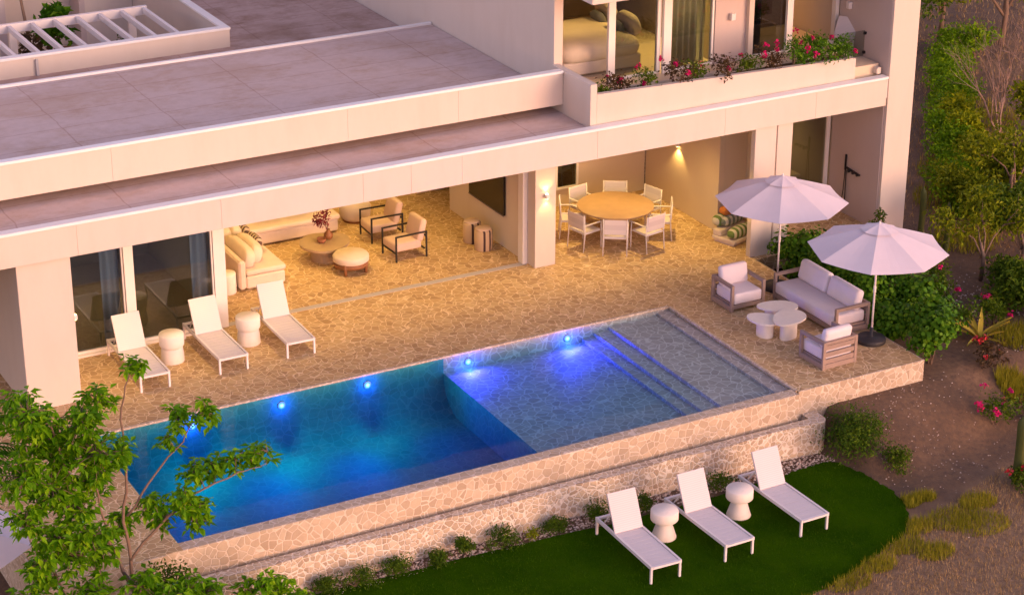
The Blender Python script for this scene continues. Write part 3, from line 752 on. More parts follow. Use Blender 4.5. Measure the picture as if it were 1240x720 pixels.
# ------------------------------------------------------------------ parasols
def make_parasol():
    t = thing('parasol', '', 'parasol', (0,0,0), 0, 'white octagonal parasols')
    Rr = 1.42; zr = 2.06; zp = 2.55; N = 8; K = 7; J = 5
    mb = MB(); vs = []; fs = []
    for i in range(K+1):
        q = i/K; rr = .03+(Rr-.03)*q
        for k in range(N*J):
            a = 2*math.pi*k/(N*J); s = (k % J)/J
            edge = math.cos(math.pi/N)/math.cos(((k/J) % 1)*2*math.pi/N-math.pi/N)
            sag = math.sin(math.pi*s)
            z = zp-(zp-zr)*(q**1.12) - .035*sag*q*(1-.3*q)
            e2 = edge*(1-.012*sag*q)
            vs.append((rr*e2*math.cos(a), rr*e2*math.sin(a), z))
    n = N*J
    for i in range(K):
        for k in range(n):
            k2 = (k+1) % n; fs.append((i*n+k, i*n+k2, (i+1)*n+k2, (i+1)*n+k))
    top = len(vs)
    vs2 = [(x,y,z-.006) for x,y,z in vs]; fs2 = [tuple(i+top for i in f[::-1]) for f in fs]
    for k in range(n):
        k2 = (k+1) % n; a = K*n+k; b2 = K*n+k2; fs2.append((a,b2,b2+top,a+top))
    mb.add(vs+vs2, fs+fs2, False); cn = mb.build('canopy', M['canvas'], t)
    v = MB(); vv = []; ff = []
    for i in range(3):
        q = i/2; rr = .02+.36*q
        for k in range(n):
            a = 2*math.pi*k/n; edge = math.cos(math.pi/N)/math.cos(((k/J) % 1)*2*math.pi/N-math.pi/N)
            vv.append((rr*edge*math.cos(a), rr*edge*math.sin(a), zp+.045-.115*q-.012*math.sin(math.pi*(k % J)/J)*q))
    for i in range(2):
        for k in range(n):
            k2 = (k+1) % n; ff.append((i*n+k, i*n+k2, (i+1)*n+k2, (i+1)*n+k))
    v.add(vv, ff); v.build('vent_cap', M['canvas'], cn)
    MB().lathe([(0,0),(.018,0),(.022,.03),(.012,.06),(0,.065)], 12, Matrix.Translation((0,0,zp+.035))).build('finial', M['white'], t)
    MB().tube([(0,0,.08),(0,0,zp)], .021, 12).build('pole', M['white'], t)
    MB().lathe([(.021,0),(.03,.01),(.03,.14),(.021,.16)], 12, Matrix.Translation((0,0,1.08))).build('crank_housing', M['white'], t)
    r_ = MB()
    for k in range(N):
        a = 2*math.pi*k/N; c, s = math.cos(a), math.sin(a)
        r_.bar((.03*c,.03*s,zp-.03),(Rr*.98*c,Rr*.98*s,zr-.012),.016,.02); r_.bar((.03*c,.03*s,zp-.55),(.7*c,.7*s,zp-.27),.012)
    r_.build('ribs', M['white'], t)
    MB().lathe([(0,0),(.29,0),(.30,.015),(.30,.085),(.285,.105),(.06,.11),(.035,.12),(.035,.32),(.0,.32)], 36).build('base', M['charcoal'], t)
    return t
pa = make_parasol(); pa.location = (2.58,-.28,0); pa.rotation_euler = (0,0,R(8)); pa['label'] = 'white octagonal parasol behind the sofa in front of the right dining pillar'
dup(pa, (2.70,-3.46,0), R(2), 'white octagonal parasol over the near corner of the terrace beside the hedge')
dup(pa, (-16.5,-4.2,-1.178), R(12), 'white parasol half hidden behind the leafy tree at lower left')

# ------------------------------------------------------------------ terrace seating
def make_tchair():
    t = thing('outdoor_armchair', '', 'armchair', (0,0,0), 0, 'taupe framed armchairs on the terrace')
    W, D = .86, .78        # faces -Y
    for s in (-1, 1):
        a = MB(); x = s*(W/2-.035)
        a.box(x-.035, x+.035, -D/2, -D/2+.06, .0, .60, b=.005); a.box(x-.035, x+.035, D/2-.06, D/2, .0, .60, b=.005)
        a.box(x-.036, x+.036, -D/2+.06, D/2-.06, .53, .598, b=.005); a.box(x-.034, x+.034, -D/2+.06, D/2-.06, .01, .12, b=.005)
        a.build('arm_frame', M['teak'], t)
    bk = MB()
    for z0, z1 in ((.12,.22),(.27,.37),(.42,.52)): bk.box(-W/2+.07, W/2-.07, D/2-.045, D/2-.01, z0, z1, b=.004)
    bk.box(-W/2+.07, W/2-.07, D/2-.06, D/2, .535, .597, b=.004); bk.box(-W/2+.07, W/2-.07, D/2-.06, D/2, .01, .115, b=.004)
    bk.build('slatted_back', M['teak'], t)
    bx('seat_frame', M['teak'], t, -W/2+.07, W/2-.07, -D/2+.01, D/2-.06, .06, .15, b=.005)
    MB().box(-W/2+.075, W/2-.075, -D/2+.0, D/2-.07, .152, .40, b=.05, seg=3).build('seat_cushion', M['whitecush'], t)
    MB().cube((0, D/2-.17, .60), (W-.18,.18,.44), (R(-12),0,0), b=.07, seg=3).build('back_cushion', M['whitecush'], t)
    return t
tc = make_tchair(); tc.location = (1.40,-.52,0); tc['label'] = 'taupe framed armchair with white cushions on the side near the dining pillar, facing the camera'
dup(tc, (1.40,-3.74,0), R(182), 'taupe framed armchair at the terrace edge with its slatted back to the camera')
t = thing('outdoor_sofa', 'taupe framed outdoor sofa with long white cushions beside the hedge', 'sofa', (2.62,-1.8,0))
W, L = .86, 2.25
for s in (-1,1):
    a = MB(); y = s*(L/2-.035)
    a.box(-W/2, -W/2+.06, y-.035, y+.035, 0, .60, b=.005); a.box(W/2-.06, W/2, y-.035, y+.035, 0, .60, b=.005)
    a.box(-W/2+.06, W/2-.06, y-.036, y+.036, .53, .598, b=.005); a.box(-W/2+.06, W/2-.06, y-.034, y+.034, .01, .12, b=.005)
    a.build('arm_frame', M['teak'], t)
bx('seat_frame', M['teak'], t, -W/2+.01, W/2-.01, -L/2+.075, L/2-.075, .05, .16, b=.005)
bk = MB()
for z0, z1 in ((.2,.3),(.35,.45),(.5,.6)): bk.box(W/2-.045, W/2-.01, -L/2+.075, L/2-.075, z0, z1, b=.004)
bk.build('slatted_back', M['teak'], t)
MB().box(-W/2-.01, W/2-.06, -L/2+.08, L/2-.08, .162, .41, b=.05, seg=3).build('seat_cushion', M['whitecush'], t)
for y in (-.52,.52): MB().cube((W/2-.2,y,.62), (.2,1.0,.45), (0,R(14),0), b=.08, seg=3).build('back_cushion', M['whitecush'], t)
t = thing('petal_coffee_table', 'cream coffee table of three petal shaped tops on drum legs', 'coffee table', (1.22,-1.95,0))
def petal(c, L, Wd, ang, z, lz):
    pts = []
    for k in range(36):
        a = 2*math.pi*k/36; r0 = 1+.18*math.cos(a)
        x, y = L/2*math.cos(a), Wd/2*math.sin(a)*r0
        pts.append((c[0]+x*math.cos(ang)-y*math.sin(ang), c[1]+x*math.sin(ang)+y*math.cos(ang)))
    o = MB().prism(pts, z-.035, z).build('petal_top', M['drum'], t)
    q = [(c[0]+(x-c[0])*.52+lz[0], c[1]+(y-c[1])*.52+lz[1]) for x, y in pts]
    MB().prism(q, .0, z-.036).build('leg', M['drum'], t)
petal((-.33,-.24), .72, .56, R(-62), .40, (.05,.0)); petal((.30,.16), .86, .54, R(-28), .40, (-.02,.03)); petal((.10,-.52), .88, .62, R(28), .445, (0,0))

# ------------------------------------------------------------------ dining set
dc = Vector((1.08,4.02,0))
t = thing('dining_table', 'large round wooden dining table under the covered terrace', 'dining table', dc)
MB().lathe([(0,.70),(.84,.70),(.88,.71),(.88,.745),(.87,.752),(0,.752)], 64).build('tabletop', M['wood'], t)
MB().lathe([(0,0),(.36,0),(.34,.04),(.26,.35),(.34,.68),(.36,.698)], 36).build('pedestal', M['wood'], t)
def make_dchair():
    t = thing('dining_chair', '', 'dining chair', (0,0,0), 0, 'white dining chairs round the wooden table')
    W = .56   # faces -Y; back at +Y
    for s in (-1,1):
        x = s*(W/2-.012)
        MB().tube([(x,-.26,0),(x,-.25,.62)], .014, 8).build('leg', M['white'], t)
        MB().tube([(x,.28,0),(x,.24,.45),(x,.27,.88)], .014, 8).build('leg', M['white'], t)
        MB().box(x-.022, x+.022, -.28, .245, .62, .642, b=.006).build('armrest', M['white'], t)
    bx('seat_frame', M['white'], t, -W/2+.028, W/2-.028, -.25, .235, .40, .43, b=.006)
    MB().box(-W/2+.03, W/2-.03, -.24, .23, .432, .455, b=.01).build('seat', M['sling'], t)
    MB().cube((0,.268,.69), (W-.06,.022,.36), (R(-4),0,0), b=.008).build('backrest', M['sling'], t)
    return t
names = {-120.6: 'white dining chair with its back square to the camera at the table front', -75.6: 'white dining chair at the front right of the table seen from behind its arm',
 -30.6: 'white dining chair seen side on at the right end of the table', 14.4: 'white dining chair at the far right of the table under the wall downlight',
 59.4: 'white dining chair at the far side of the table facing the camera', 104.4: 'white dining chair at the far left of the table below the dark window',
 149.4: 'white dining chair half hidden by the pillar at the left of the table', -165.6: 'white dining chair at the front left of the table nearest the pillar'}
dch = None
for a, lb in names.items():
    p = dc + Vector((math.cos(R(a)), math.sin(R(a)), 0))*(1.0 + rng.uniform(-.03,.05)); rz = R(a-90+rng.uniform(-4,4))
    if dch is None: dch = make_dchair(); dch.location = p; dch.rotation_euler = (0,0,rz); dch['label'] = lb
    else: dup(dch, p, rz, lb)

# ------------------------------------------------------------------ lounge
t = thing('corner_sofa', 'large cream L-shaped sofa in the open lounge', 'sofa', (0,0,0))
bx('sofa_base', M['cream'], t, -7.58, -6.68, 4.98, 8.10, .04, .32, b=.03); bx('sofa_base', M['cream'], t, -6.678, -4.42, 7.2, 8.10, .04, .32, b=.03)
MB().box(-7.57, -6.64, 5.0, 7.19, .322, .45, b=.05, seg=3).build('seat_cushion', M['cream'], t)
MB().box(-6.63, -4.38, 7.16, 8.0, .322, .45, b=.05, seg=3).build('seat_cushion', M['cream'], t)
bx('sofa_back', M['cream'], t, -7.74, -7.585, 4.97, 8.25, .04, .70, b=.04); bx('sofa_back', M['cream'], t, -7.58, -4.42, 8.105, 8.25, .04, .68, b=.04)
for x, y, dy in ((-7.42,5.75,1.3),(-7.42,7.1,1.3),(-7.17,5.85,1.1),(-7.17,7.05,1.1)):
    MB().pillow((x,y,.62), (.26,dy,.46), (0,R(16),0), e=.3).build('back_cushion', M['cream'], t)
for x in (-6.2,-5.0): MB().pillow((x,7.85,.63), (1.25,.26,.46), (R(-14),0,0), e=.3).build('back_cushion', M['cream'], t)
for x, y, l in ((-6.93,6.15,'dark patterned cushion lying along the left arm of the lounge sofa'),(-6.93,6.85,'dark patterned cushion in the corner of the lounge sofa')):
    o = MB().pillow((0,0,0), (.18,.62,.36), (0,R(24),0), e=.35).build('patterned_cushion', M['zigzag'], None, (x,y,.61)); tag(o, l, 'cushion', 'patterned cushions on the sofa')
for x, l in ((-6.0,'patterned cushion at the middle of the long lounge sofa back'),(-5.3,'patterned cushion nearest the free end of the long lounge sofa')):
    o = MB().pillow((0,0,0), (.18,.62,.36), (0,R(24),0), e=.35).build('patterned_cushion', M['zigzag'], None, (x,7.62,.62)); o.rotation_euler = (0,0,R(-90)); tag(o, l, 'cushion', 'patterned cushions on the sofa')
t = thing('stump_table', 'pale cylindrical stool table beside the left end of the lounge sofa', 'side table', (-8.05,5.05,0))
t.location = (-7.98,5.12,0)
MB().lathe([(0,0),(.19,0),(.2,.02),(.2,.44),(.19,.46),(0,.46)], 28).build('table_body', M['drum'], t)
t = thing('coffee_table', 'low organic stone coffee table in the lounge holding a vase', 'coffee table', (-5.33,5.9,0))
pts = [(.56*math.cos(a)*(1+.06*math.sin(2*a+.6)+.03*math.sin(3*a)), .56*math.sin(a)*(1+.06*math.cos(3*a))) for a in [2*math.pi*k/48 for k in range(48)]]
MB().prism(pts, .345, .40).build('tabletop', M['travertine'], t)
MB().prism([(x*.58,y*.58) for x,y in pts], 0, .344).build('pedestal', M['travertine'], t)
t = thing('vase', 'brown round vase with dark red branches on the lounge coffee table', 'vase', (-5.2,6.0,.401))
MB().lathe([(0,0),(.06,0),(.105,.07),(.10,.13),(.05,.19),(.035,.23),(.04,.24),(.02,.22)], 24).build('vase_body', M['brown'], t)
fl = MB(); sr = random.Random(5); sb = MB()
for k in range(7):
    a = sr.uniform(0,6.28); e = Vector((math.cos(a)*.16-.1, math.sin(a)*.14, .50+sr.uniform(-.1,.14)))
    sb.tube([(0,0,.2),(e.x*.4,e.y*.4,.38),e], [.006,.005,.003], 5)
    blob(fl, e, .09, 26, .07, sr); blob(fl, e*.8, .06, 10, .06, sr)
sb.build('branch', M['trunk'], t); fl.build('flower', M['dryflower'], t)
t = thing('bowl', 'small orange terracotta bowl beside the vase on the coffee table', 'bowl', (-5.42,5.88,.401))
MB().lathe([(0,0),(.06,0),(.105,.05),(.11,.10),(.10,.10),(.09,.05),(0,.02)], 24).build('bowl_body', M['terracotta'], t)
t = thing('ottoman', 'round cream ottoman on a brown wooden frame in front of the coffee table', 'ottoman', (-5.12,4.98,0))
MB().lathe([(0,.24),(.36,.24),(.40,.27),(.40,.37),(.37,.41),(0,.425)], 36).build('cushion', M['cream'], t)
MB().lathe([(.3,.15),(.38,.15),(.38,.235),(.3,.235)], 36).build('wooden_ring', M['brown'], t)
for k in range(4):
    a = R(45+90*k); MB().tube([(.34*math.cos(a),.34*math.sin(a),0),(.36*math.cos(a),.36*math.sin(a),.27)], [.035,.045], 10).build('leg', M['brown'], t)
def make_lchair():
    t = thing('lounge_armchair', '', 'armchair', (0,0,0), 0, 'black framed armchairs in the lounge')
    W, D = .70, .80    # faces -X
    for s in (-1,1):
        a = MB(); y = s*(W/2-.018)
        a.bar((-D/2+.02,y,0),(-D/2+.02,y,.60),.034); a.bar((D/2-.02,y,0),(D/2-.02,y,.60),.034); a.bar((-D/2+.003,y,.60),(D/2-.003,y,.60),.036,.03)
        a.build('side_frame', M['black'], t)
    q = MB()
    for x in (-D/2+.03, D/2-.06): q.bar((x,-W/2+.036,.20),(x,W/2-.036,.20),.03)
    q.bar((D/2-.03,-W/2+.036,.5),(D/2-.03,W/2-.036,.5),.03); q.build('cross_rail', M['black'], t)
    MB().box(-D/2+.0, D/2-.12, -W/2+.045, W/2-.045, .218, .42, b=.05, seg=3).build('seat_cushion', M['pink'], t)
    MB().cube((D/2-.1,0,.62), (.17,W-.09,.52), (0,R(14),0), b=.06, seg=3).build('back_cushion', M['pink'], t)
    return t
lc = make_lchair(); lc.location = (-3.68,5.25,0); lc.rotation_euler = (0,0,R(2)); lc['label'] = 'pink cushioned black framed armchair nearer the deck in the lounge'
dup(lc, (-3.66,6.5,0), R(-2), 'pink cushioned black framed armchair farther back in the lounge')
t = thing('pouf', 'round woven pouf between the far armchair and the sofa end', 'pouf', (-3.75,7.75,0))
MB().lathe([(0,.05),(.30,.05),(.36,.12),(.37,.34),(.32,.45),(0,.47)], 32).build('pouf_body', M['cream'], t); MB().lathe([(0,0),(.3,0),(.3,.048),(0,.048)], 28).build('foot_ring', M['brown'], t)
for x, y, l in ((-1.98,5.25,'striped woven stool farther along the television wall'),(-1.96,4.72,'striped woven stool nearer the deck by the television wall')):
    t = thing('striped_stool', l, 'stool', (x,y,0), R(12), 'striped stools by the television wall')
    MB().lathe([(0,0),(.19,0),(.205,.02),(.21,.25),(.205,.46),(.19,.49)], 28).build('stool_body', M['stoolstripe'], t)
    MB().lathe([(0,.491),(.18,.491),(.185,.50),(.17,.515),(0,.52)], 28).build('stool_top', M['pink'], t)
t = thing('television', 'wide black wall mounted television facing the lounge', 'television', (-1.505,5.35,1.25))
bx('screen_body', M['screen'], t, -.06, -.005, -.85, .85, -.46, .48, b=.01)
bx('bezel', M['black'], t, -.066, -.061, -.86, .86, -.47, -.455)

# niche cushions
for x, y, z, L, m, l in ((3.46,2.78,.42,.8,'bluestripe','grey green striped bolster at the back of the niche behind the pillar'),
        (3.40,2.34,.28,.85,'greenstripe','green and white striped bolster at the front of the niche bench'),
        (3.14,2.82,.42,.34,'greenstripe','short green striped cushion at the left end of the niche bench')):
    o = MB().pillow((0,0,0), (L,.27,.27), e=.6).build('striped_bolster', M[m], None, (x,y,z)); o.rotation_euler = (0,0,R(18)); tag(o, l, 'bolster', 'striped bolsters on the niche bench')
t = thing('niche_bench', 'low beige bench holding striped bolsters in the niche', 'bench', (3.42,2.58,0), R(18))
bx('bench_top', M['cream'], t, -.48, .48, -.36, .3, .06, .15, b=.02); bx('bench_base', M['cream'], t, -.44, .44, -.3, .26, 0, .059)
bx('bench_backrest', M['cream'], t, -.46, .46, .06, .3, .151, .29, b=.02)
o = MB().pillow((0,0,0), (.3,.26,.2), e=.6).build('orange_cushion', M['orange'], None, (3.30,2.80,.63)); tag(o, 'small orange cushion lying on top of the striped bolsters', 'cushion')

# shower
t = thing('outdoor_shower', 'black outdoor shower fitting with hose on the shaded end wall', 'shower', (6.56,2.5,0))
MB().bar((-.05,.17,1.1),(-.05,.17,1.48),.035).build('hand_shower', M['black'], t)
MB().bar((-.03,.15,1.16),(-.03,-.35,1.12),.04).build('mixer_bar', M['black'], t)
for y in (.0,-.16,-.32): MB().lathe([(0,0),(.035,0),(.035,.05),(0,.05)], 14, Matrix.Translation((-.05,y,1.13)) @ Matrix.Rotation(R(-90),4,'Y')).build('knob', M['black'], t)
MB().tube([(-.05,.17,1.12),(-.05,.20,.6),(-.05,.24,.30),(-.05,.16,.22),(-.05,.12,.4),(-.05,.13,1.1)], .012, 8).build('hose', M['black'], t)

# ------------------------------------------------------------------ planter flowers
spots = [(-.62,.16,.35,0),(-.1,.3,.5,3),(.5,.34,.42,2),(1.15,.42,.55,3),(1.8,.34,.45,2),(2.5,.36,.5,1),(3.1,.36,.5,2),(3.7,.42,.6,4),(4.3,.5,.7,4),(4.9,.5,.75,1),(5.4,.45,.65,2)]
for i, (x, h, w, nf) in enumerate(spots):
    big = x > 3.9
    lb = 'trailing bougainvillea with magenta flowers in the balcony planter' if nf else 'leafy trailing plant without flowers at the left end of the balcony planter'
    shrub('bougainvillea', x, 1.92 + rng.uniform(-.1,.05), w+.4, h*1.15+.18, M['leaf_hedge' if big else 'leaf_red' if i % 2 else 'leaf_dark'], 620 if big else 330, .075, lb, 'flowering plant', 'bougainvillea in the balcony planter', seed=i, z=4.12, flowers='magenta' if nf else None, nf=nf, stems=6, loose=.5)

# ------------------------------------------------------------------ hedges and shrubs on the right
def order(i): return ['first','second','third','fourth','fifth','sixth','seventh','eighth','ninth','tenth'][i]
hed = [(3.75,-4.1,1.15,1.25,1),(3.65,-2.9,1.1,1.15,2),(3.75,-1.75,1.1,1.2,3),(3.75,-.55,1.15,1.25,4),(3.9,.55,1.2,1.25,5),(4.75,-2.2,1.2,1.1,6),(4.75,-.9,1.2,1.1,7),(5.0,.5,1.1,1.0,8)]
hl = ['round-leaved green shrub at the outer corner of the terrace','round-leaved green shrub behind the near parasol base','round-leaved green shrub directly behind the outdoor sofa','round-leaved green shrub behind the far arm of the outdoor sofa',
 'round-leaved green shrub in front of the right dining pillar','glossy shrub in the second row behind the near parasol canopy','glossy shrub in the second row between the two parasols','glossy shrub in front of the outdoor shower']
for (x, y, w, h, s), l in zip(hed, hl):
    shrub('hedge_shrub', x, y, w*1.25, h*1.12, M['leaf_hedge'], 3600, .085, l, 'shrub', 'round-leaved shrubs beside the terrace', True, s, k=8)
shrub('tall_weed', 6.25, .95, .55, 2.1, M['leaf_dark'], 260, .07, 'thin tall weed in front of the foot of the end wall', 'plant', seed=9, loose=.6)
shrub('garden_shrub', 6.3, -.2, 1.1, .9, M['leaf_dark'], 700, .08, 'dark low shrub behind the near parasol next to the end wall', seed=10)
shrub('garden_shrub', 5.3, -3.2, .9, .8, M['leaf_fine'], 600, .07, 'dark fine-leaved shrub left of the yellow agave', seed=11)
shrub('garden_shrub', 6.0, -1.6, 1.2, .9, M['leaf_dark'], 800, .08, 'dark shrub on the slope above the agave', seed=12, flowers='magenta', nf=2)
st_l = [(16.1,10.9),(15.3,9.9),(14.6,8.9),(13.8,7.9),(13.0,6.9),(12.2,5.9),(11.5,5.0),(10.7,4.0),(10.0,3.1),(9.3,2.2)]
for i, (x, y) in enumerate(st_l):
    shrub('creeper_shrub', x+.25, y, 1.6, .8, M['leaf_strip'], 1700, .10, '%s bright green shrub in the row along the end wall, counted from the far end' % order(i), 'shrub', 'bright green shrubs along the end wall', seed=20+i)
shrub('creeper_shrub', 17.0, 10.6, 1.5, 1.0, M['leaf_strip'], 1100, .11, 'bright green shrub at the far bend of the row', 'shrub', seed=31)
# trees on the slope
for i, (x, y, w, h, m, l) in enumerate(((7.9,-1.9,1.3,.6,'leaf_dark','dark low bush at the foot of the crooked tree right of the near parasol'),(9.5,-2.2,1.3,.6,'leaf_olive','olive bush at the right edge below the gravel bank tree'),
    (9.6,2.1,1.5,1.0,'leaf_olive','wide olive bush at the near end of the green row'),(9.7,1.2,1.4,.9,'leaf_olive','olive bush between the green row and the crooked trees'),(10.2,.6,1.5,1.0,'leaf_dark','dark bush at the right edge above the crooked trees'),
    (12.9,6.4,1.3,.8,'leaf_yellow','highest yellow-green bush of the diagonal line on the dry slope'),(12.3,5.2,1.4,.9,'leaf_yellow','second yellow-green bush of the diagonal line on the dry slope'),(11.8,4.0,1.4,.9,'leaf_yellow','third yellow-green bush of the diagonal line on the dry slope'),
    (11.6,2.9,1.5,1.0,'leaf_olive','olive bush at the lower end of the diagonal line on the dry slope'),(11.3,1.9,1.5,1.0,'leaf_yellow','yellow-green bush at the right edge below the diagonal line'),(14.7,5.4,1.5,1.3,'leaf_yellow','loose yellow-green bush at the right edge beside the bare tree'),
    (7.2,-2.7,1.3,.8,'leaf_dark','dark low bush behind the agave'),(7.5,-4.0,1.3,.8,'leaf_olive','olive bush at the right edge level with the agave'),(6.5,-5.2,1.2,.5,'leaf_yellow','yellow-green low bush right of the bare earth slope'))):
    shrub('slope_bush', x, y, w*1.2, h*1.1, M[m], 2100, .12, l, 'bush', seed=140+i, loose=.3)
def tree(name, x, y, h, crowns, mat, label, n, size, seed, trunkm='trunk', cat='tree', group=None, wid=.45):
    r = random.Random(seed); z = gh(x, y)
    t = thing(name, label, cat, (x,y,z), 0, group); tr = MB(); cr = MB()
    tr.tube([(0,0,-.1),(r.uniform(-.1,.1),r.uniform(-.1,.1),h*.35),(r.uniform(-.15,.15),0,h*.55)], [.10*h/3,.075*h/3,.05*h/3], 7)
    for (cx, cy, cz, rr) in crowns:
        c = Vector((cx,cy,cz)); m = Vector((cx*.4+r.uniform(-.1,.1), cy*.4, h*.35+(cz-h*.35)*.5))
        tr.tube([(0,0,h*.3), m, c], [.05*h/3,.03*h/3,.008], 6)
        for k in range(5):
            q = c + rv(r)*rr*.7; tr.tube([m.lerp(c,.6), q], [.014,.005], 4)
            blob(cr, q, (rr*.8,rr*.8,rr*.55), int(n*2.2)//(5*len(crowns)), size, r, wid=wid)
    tr.build('trunk', M[trunkm], t); cr.build('crown', mat, t)
    return t
tree('garden_tree', 7.5, -1.2, 1.7, [(.1,.3,1.45,.5),(.8,.1,1.35,.5),(-.55,.5,1.3,.4),(.5,.9,1.4,.45)], M['leaf_olive'], 'small crooked tree with olive leaves right of the near parasol', 600, .13, 41)
tree('garden_tree', 8.6, -1.2, 1.7, [(.0,.3,1.4,.5),(.7,.1,1.35,.5),(-.4,.7,1.4,.45),(.9,.8,1.2,.45)], M['leaf_dark'], 'small dark tree at the right edge above the gravel bank', 600, .13, 42)
tree('garden_tree', 10.7, 1.5, 2.0, [(.1,.3,1.7,.55),(.8,.1,1.5,.5),(-.6,.5,1.5,.45)], M['leaf_olive'], 'loose olive tree above the two small crooked trees at the right', 600, .13, 43)
tree('garden_tree', 18.5, 11.2, 3.0, [(.1,.2,2.4,.9),(1.3,-.3,2.5,.9),(-1.0,.6,2.2,.8)], M['leaf_olive'], 'olive green tree at the top edge right of the end wall', 1500, .15, 46)
tree('garden_tree', 20.5, 11.0, 3.0, [(.1,.2,2.4,.9),(1.0,-.3,2.5,.9),(-.9,.2,2.0,.8)], M['leaf_yellow'], 'yellowish tree in the top right corner', 1500, .15, 47)
tree('garden_tree', 17.2, 12.4, 2.6, [(.1,.2,2.0,.9),(-.9,-.3,1.9,.8)], M['leaf_dark'], 'dark tree at the top edge next to the end wall', 1200, .14, 48)
def bare(x, y, h, seed, label, lean=-.5):
    r = random.Random(seed); z = gh(x, y); t = thing('bare_tree', label, 'tree', (x,y,z), 0, 'bare trees on the slope'); tr = MB(); tw = MB()
    def grow(p, d, L, rad, lev):
        q = p + d*L*.5 + rv(r)*L*.06; e = p + d*L
        tr.tube([p, q, e], [rad, rad*.8, rad*.55], 6 if lev < 2 else 4)
        if lev == 4: return
        for k in range(3 if lev < 3 else 2):
            nd = (d + rv(r)*.55 + Vector((lean*.12,0,.12))).normalized(); grow(e if k else q, nd, L*r.uniform(.62,.85), rad*.55, lev+1)
    for k in range(3): grow(Vector((0,0,-.05)), (Vector((lean*r.uniform(-.3,1.1), r.uniform(-.3,.3), 1))).normalized(), h*.27, .032, 0)
    tr.build('trunk', M['drybark'], t)
bare(13.7, 5.5, 4.2, 51, 'bare branching tree leaning left on the upper slope', -.7)
bare(16.0, 6.6, 3.6, 52, 'bare branching tree at the upper right edge', .1)
# cacti, agave
def cactus(x, y, h, label, r0=.075, m='cactus'):
    t = thing('column_cactus', label, 'cactus', (x,y,gh(x,y)), 0, 'column cacti on the slope')
    n = 20; vs = []; fs = []; K = 8
    for i in range(K+1):
        q = i/K; rr = r0*(1 if q < .85 else math.sqrt(max(.02,1-((q-.85)/.15)**2)))
        for k in range(n): vs.append((rr*(1 if k % 2 else .78)*math.cos(2*math.pi*k/n)+.03*math.sin(q*3), rr*(1 if k % 2 else .78)*math.sin(2*math.pi*k/n), h*q))
    for i in range(K):
        for k in range(n): fs.append((i*n+k, i*n+(k+1) % n, (i+1)*n+(k+1) % n, (i+1)*n+k))
    fs.append(tuple(K*n+k for k in range(n))); MB().add(vs, fs, True).build('cactus_stem', M[m], t)
cactus(7.75, 1.3, 1.3, 'column cactus rising left of the small crooked tree beside the end wall')
cactus(7.6, .2, 1.35, 'pale green column cactus right of the near parasol tip')
cactus(2.9, -7.9, 1.4, 'yellow-green column cactus cut by the right edge beside the flowers', .12)
t = thing('agave', 'bright yellow agave with long pointed leaves on the slope', 'agave', (5.35,-3.75,gh(5.35,-3.75)))
mb = MB(); ar = random.Random(8)
for k in range(15):
    a = k*2.4; el = ar.uniform(.35,1.3); L = ar.uniform(.65,1.0); d0 = Vector((math.cos(a)*math.cos(el), math.sin(a)*math.cos(el), math.sin(el))); s = Vector((-math.sin(a), math.cos(a), 0))
    vs = []; fs = []
    for i in range(6):
        q = i/5; w = .055*(math.sin(math.pi*min(.98,.25+q*.75))); p = d0*L*q + Vector((0,0,-.25*L*q*q*math.cos(el)+.05)); u = Vector((0,0,.02))
        vs += [p-s*w+u, p-Vector((0,0,.01)), p+s*w+u]
    for i in range(5): fs += [(3*i,3*i+1,3*i+4,3*i+3),(3*i+1,3*i+2,3*i+5,3*i+4)]
    mb.add(vs, fs, True)
mb.build('rosette', M['agave'], t)
# flowering shrubs on the right
for i, (x, y, w, h, f, nf, m, l) in enumerate(((3.9,-6.0,1.3,.7,'magenta',7,'leaf_dark','bougainvillea with magenta flowers on the bare slope at the right edge'),
    (2.75,-8.2,.9,.6,'red',4,'leaf_dark','red-flowered shrub beside the yellow-green cactus'),
    (4.9,-4.6,.9,.5,'red',5,'leaf_red','reddish shrub with small flowers below the agave'),
    (6.2,-3.2,.9,.8,'magenta',3,'leaf_dark','dark shrub with magenta flowers right of the agave'),
    (4.7,-6.3,1.0,.6,'red',4,'leaf_red','reddish flowering shrub at the right edge of the slope'))):
    shrub('flowering_shrub', x, y, w, h, M[m], 420, .08, l, 'flowering shrub', seed=60+i, flowers=f, nf=nf, loose=.6)
shrub('corner_bush', .68, -5.62, 1.6, 1.0, M['leaf_fine'], 4200, .06, 'dense dark green bush at the corner where the trough wall meets the earth', 'bush', seed=70, z=-1.12, k=9)
shrub('corner_bush', 1.1, -6.55, .8, .5, M['leaf_dark'], 900, .06, 'low dark bush beside the dense corner bush at the lawn edge', 'bush', seed=71, z=-1.14)
# bushes along the wall foot
wb = [-10.4,-9.85,-9.05,-8.3,-7.7,-6.95,-5.75,-5.0]
for i, x in enumerate(wb):
    shrub('wall_bush', x, -5.42 + (-.03 if i % 2 else .02), .48+.11*((i*7) % 4), .26+.07*((i*5) % 3), M['leaf_fine'], 900, .05, '%s small dark bush at the foot of the stone wall, counted from the camera end' % order(i), 'bush', 'small bushes at the foot of the stone wall', seed=80+i, z=-1.16, k=6)
shrub('wall_bush', -6.35, -5.45, .35, .2, M['leaf_yellow'], 200, .05, 'small yellowish plant between dark bushes at the wall foot', 'plant', seed=90, z=-1.16)
shrub('wall_bush', -2.35, -5.5, .7, .35, M['leaf_fine'], 700, .05, 'flat dark bush by the wall behind the far pedestal table', 'bush', seed=91, z=-1.16)
shrub('wall_bush', -4.0, -5.5, .5, .3, M['leaf_fine'], 500, .05, 'flat dark bush by the wall behind the middle lawn lounger', 'bush', seed=92, z=-1.16)

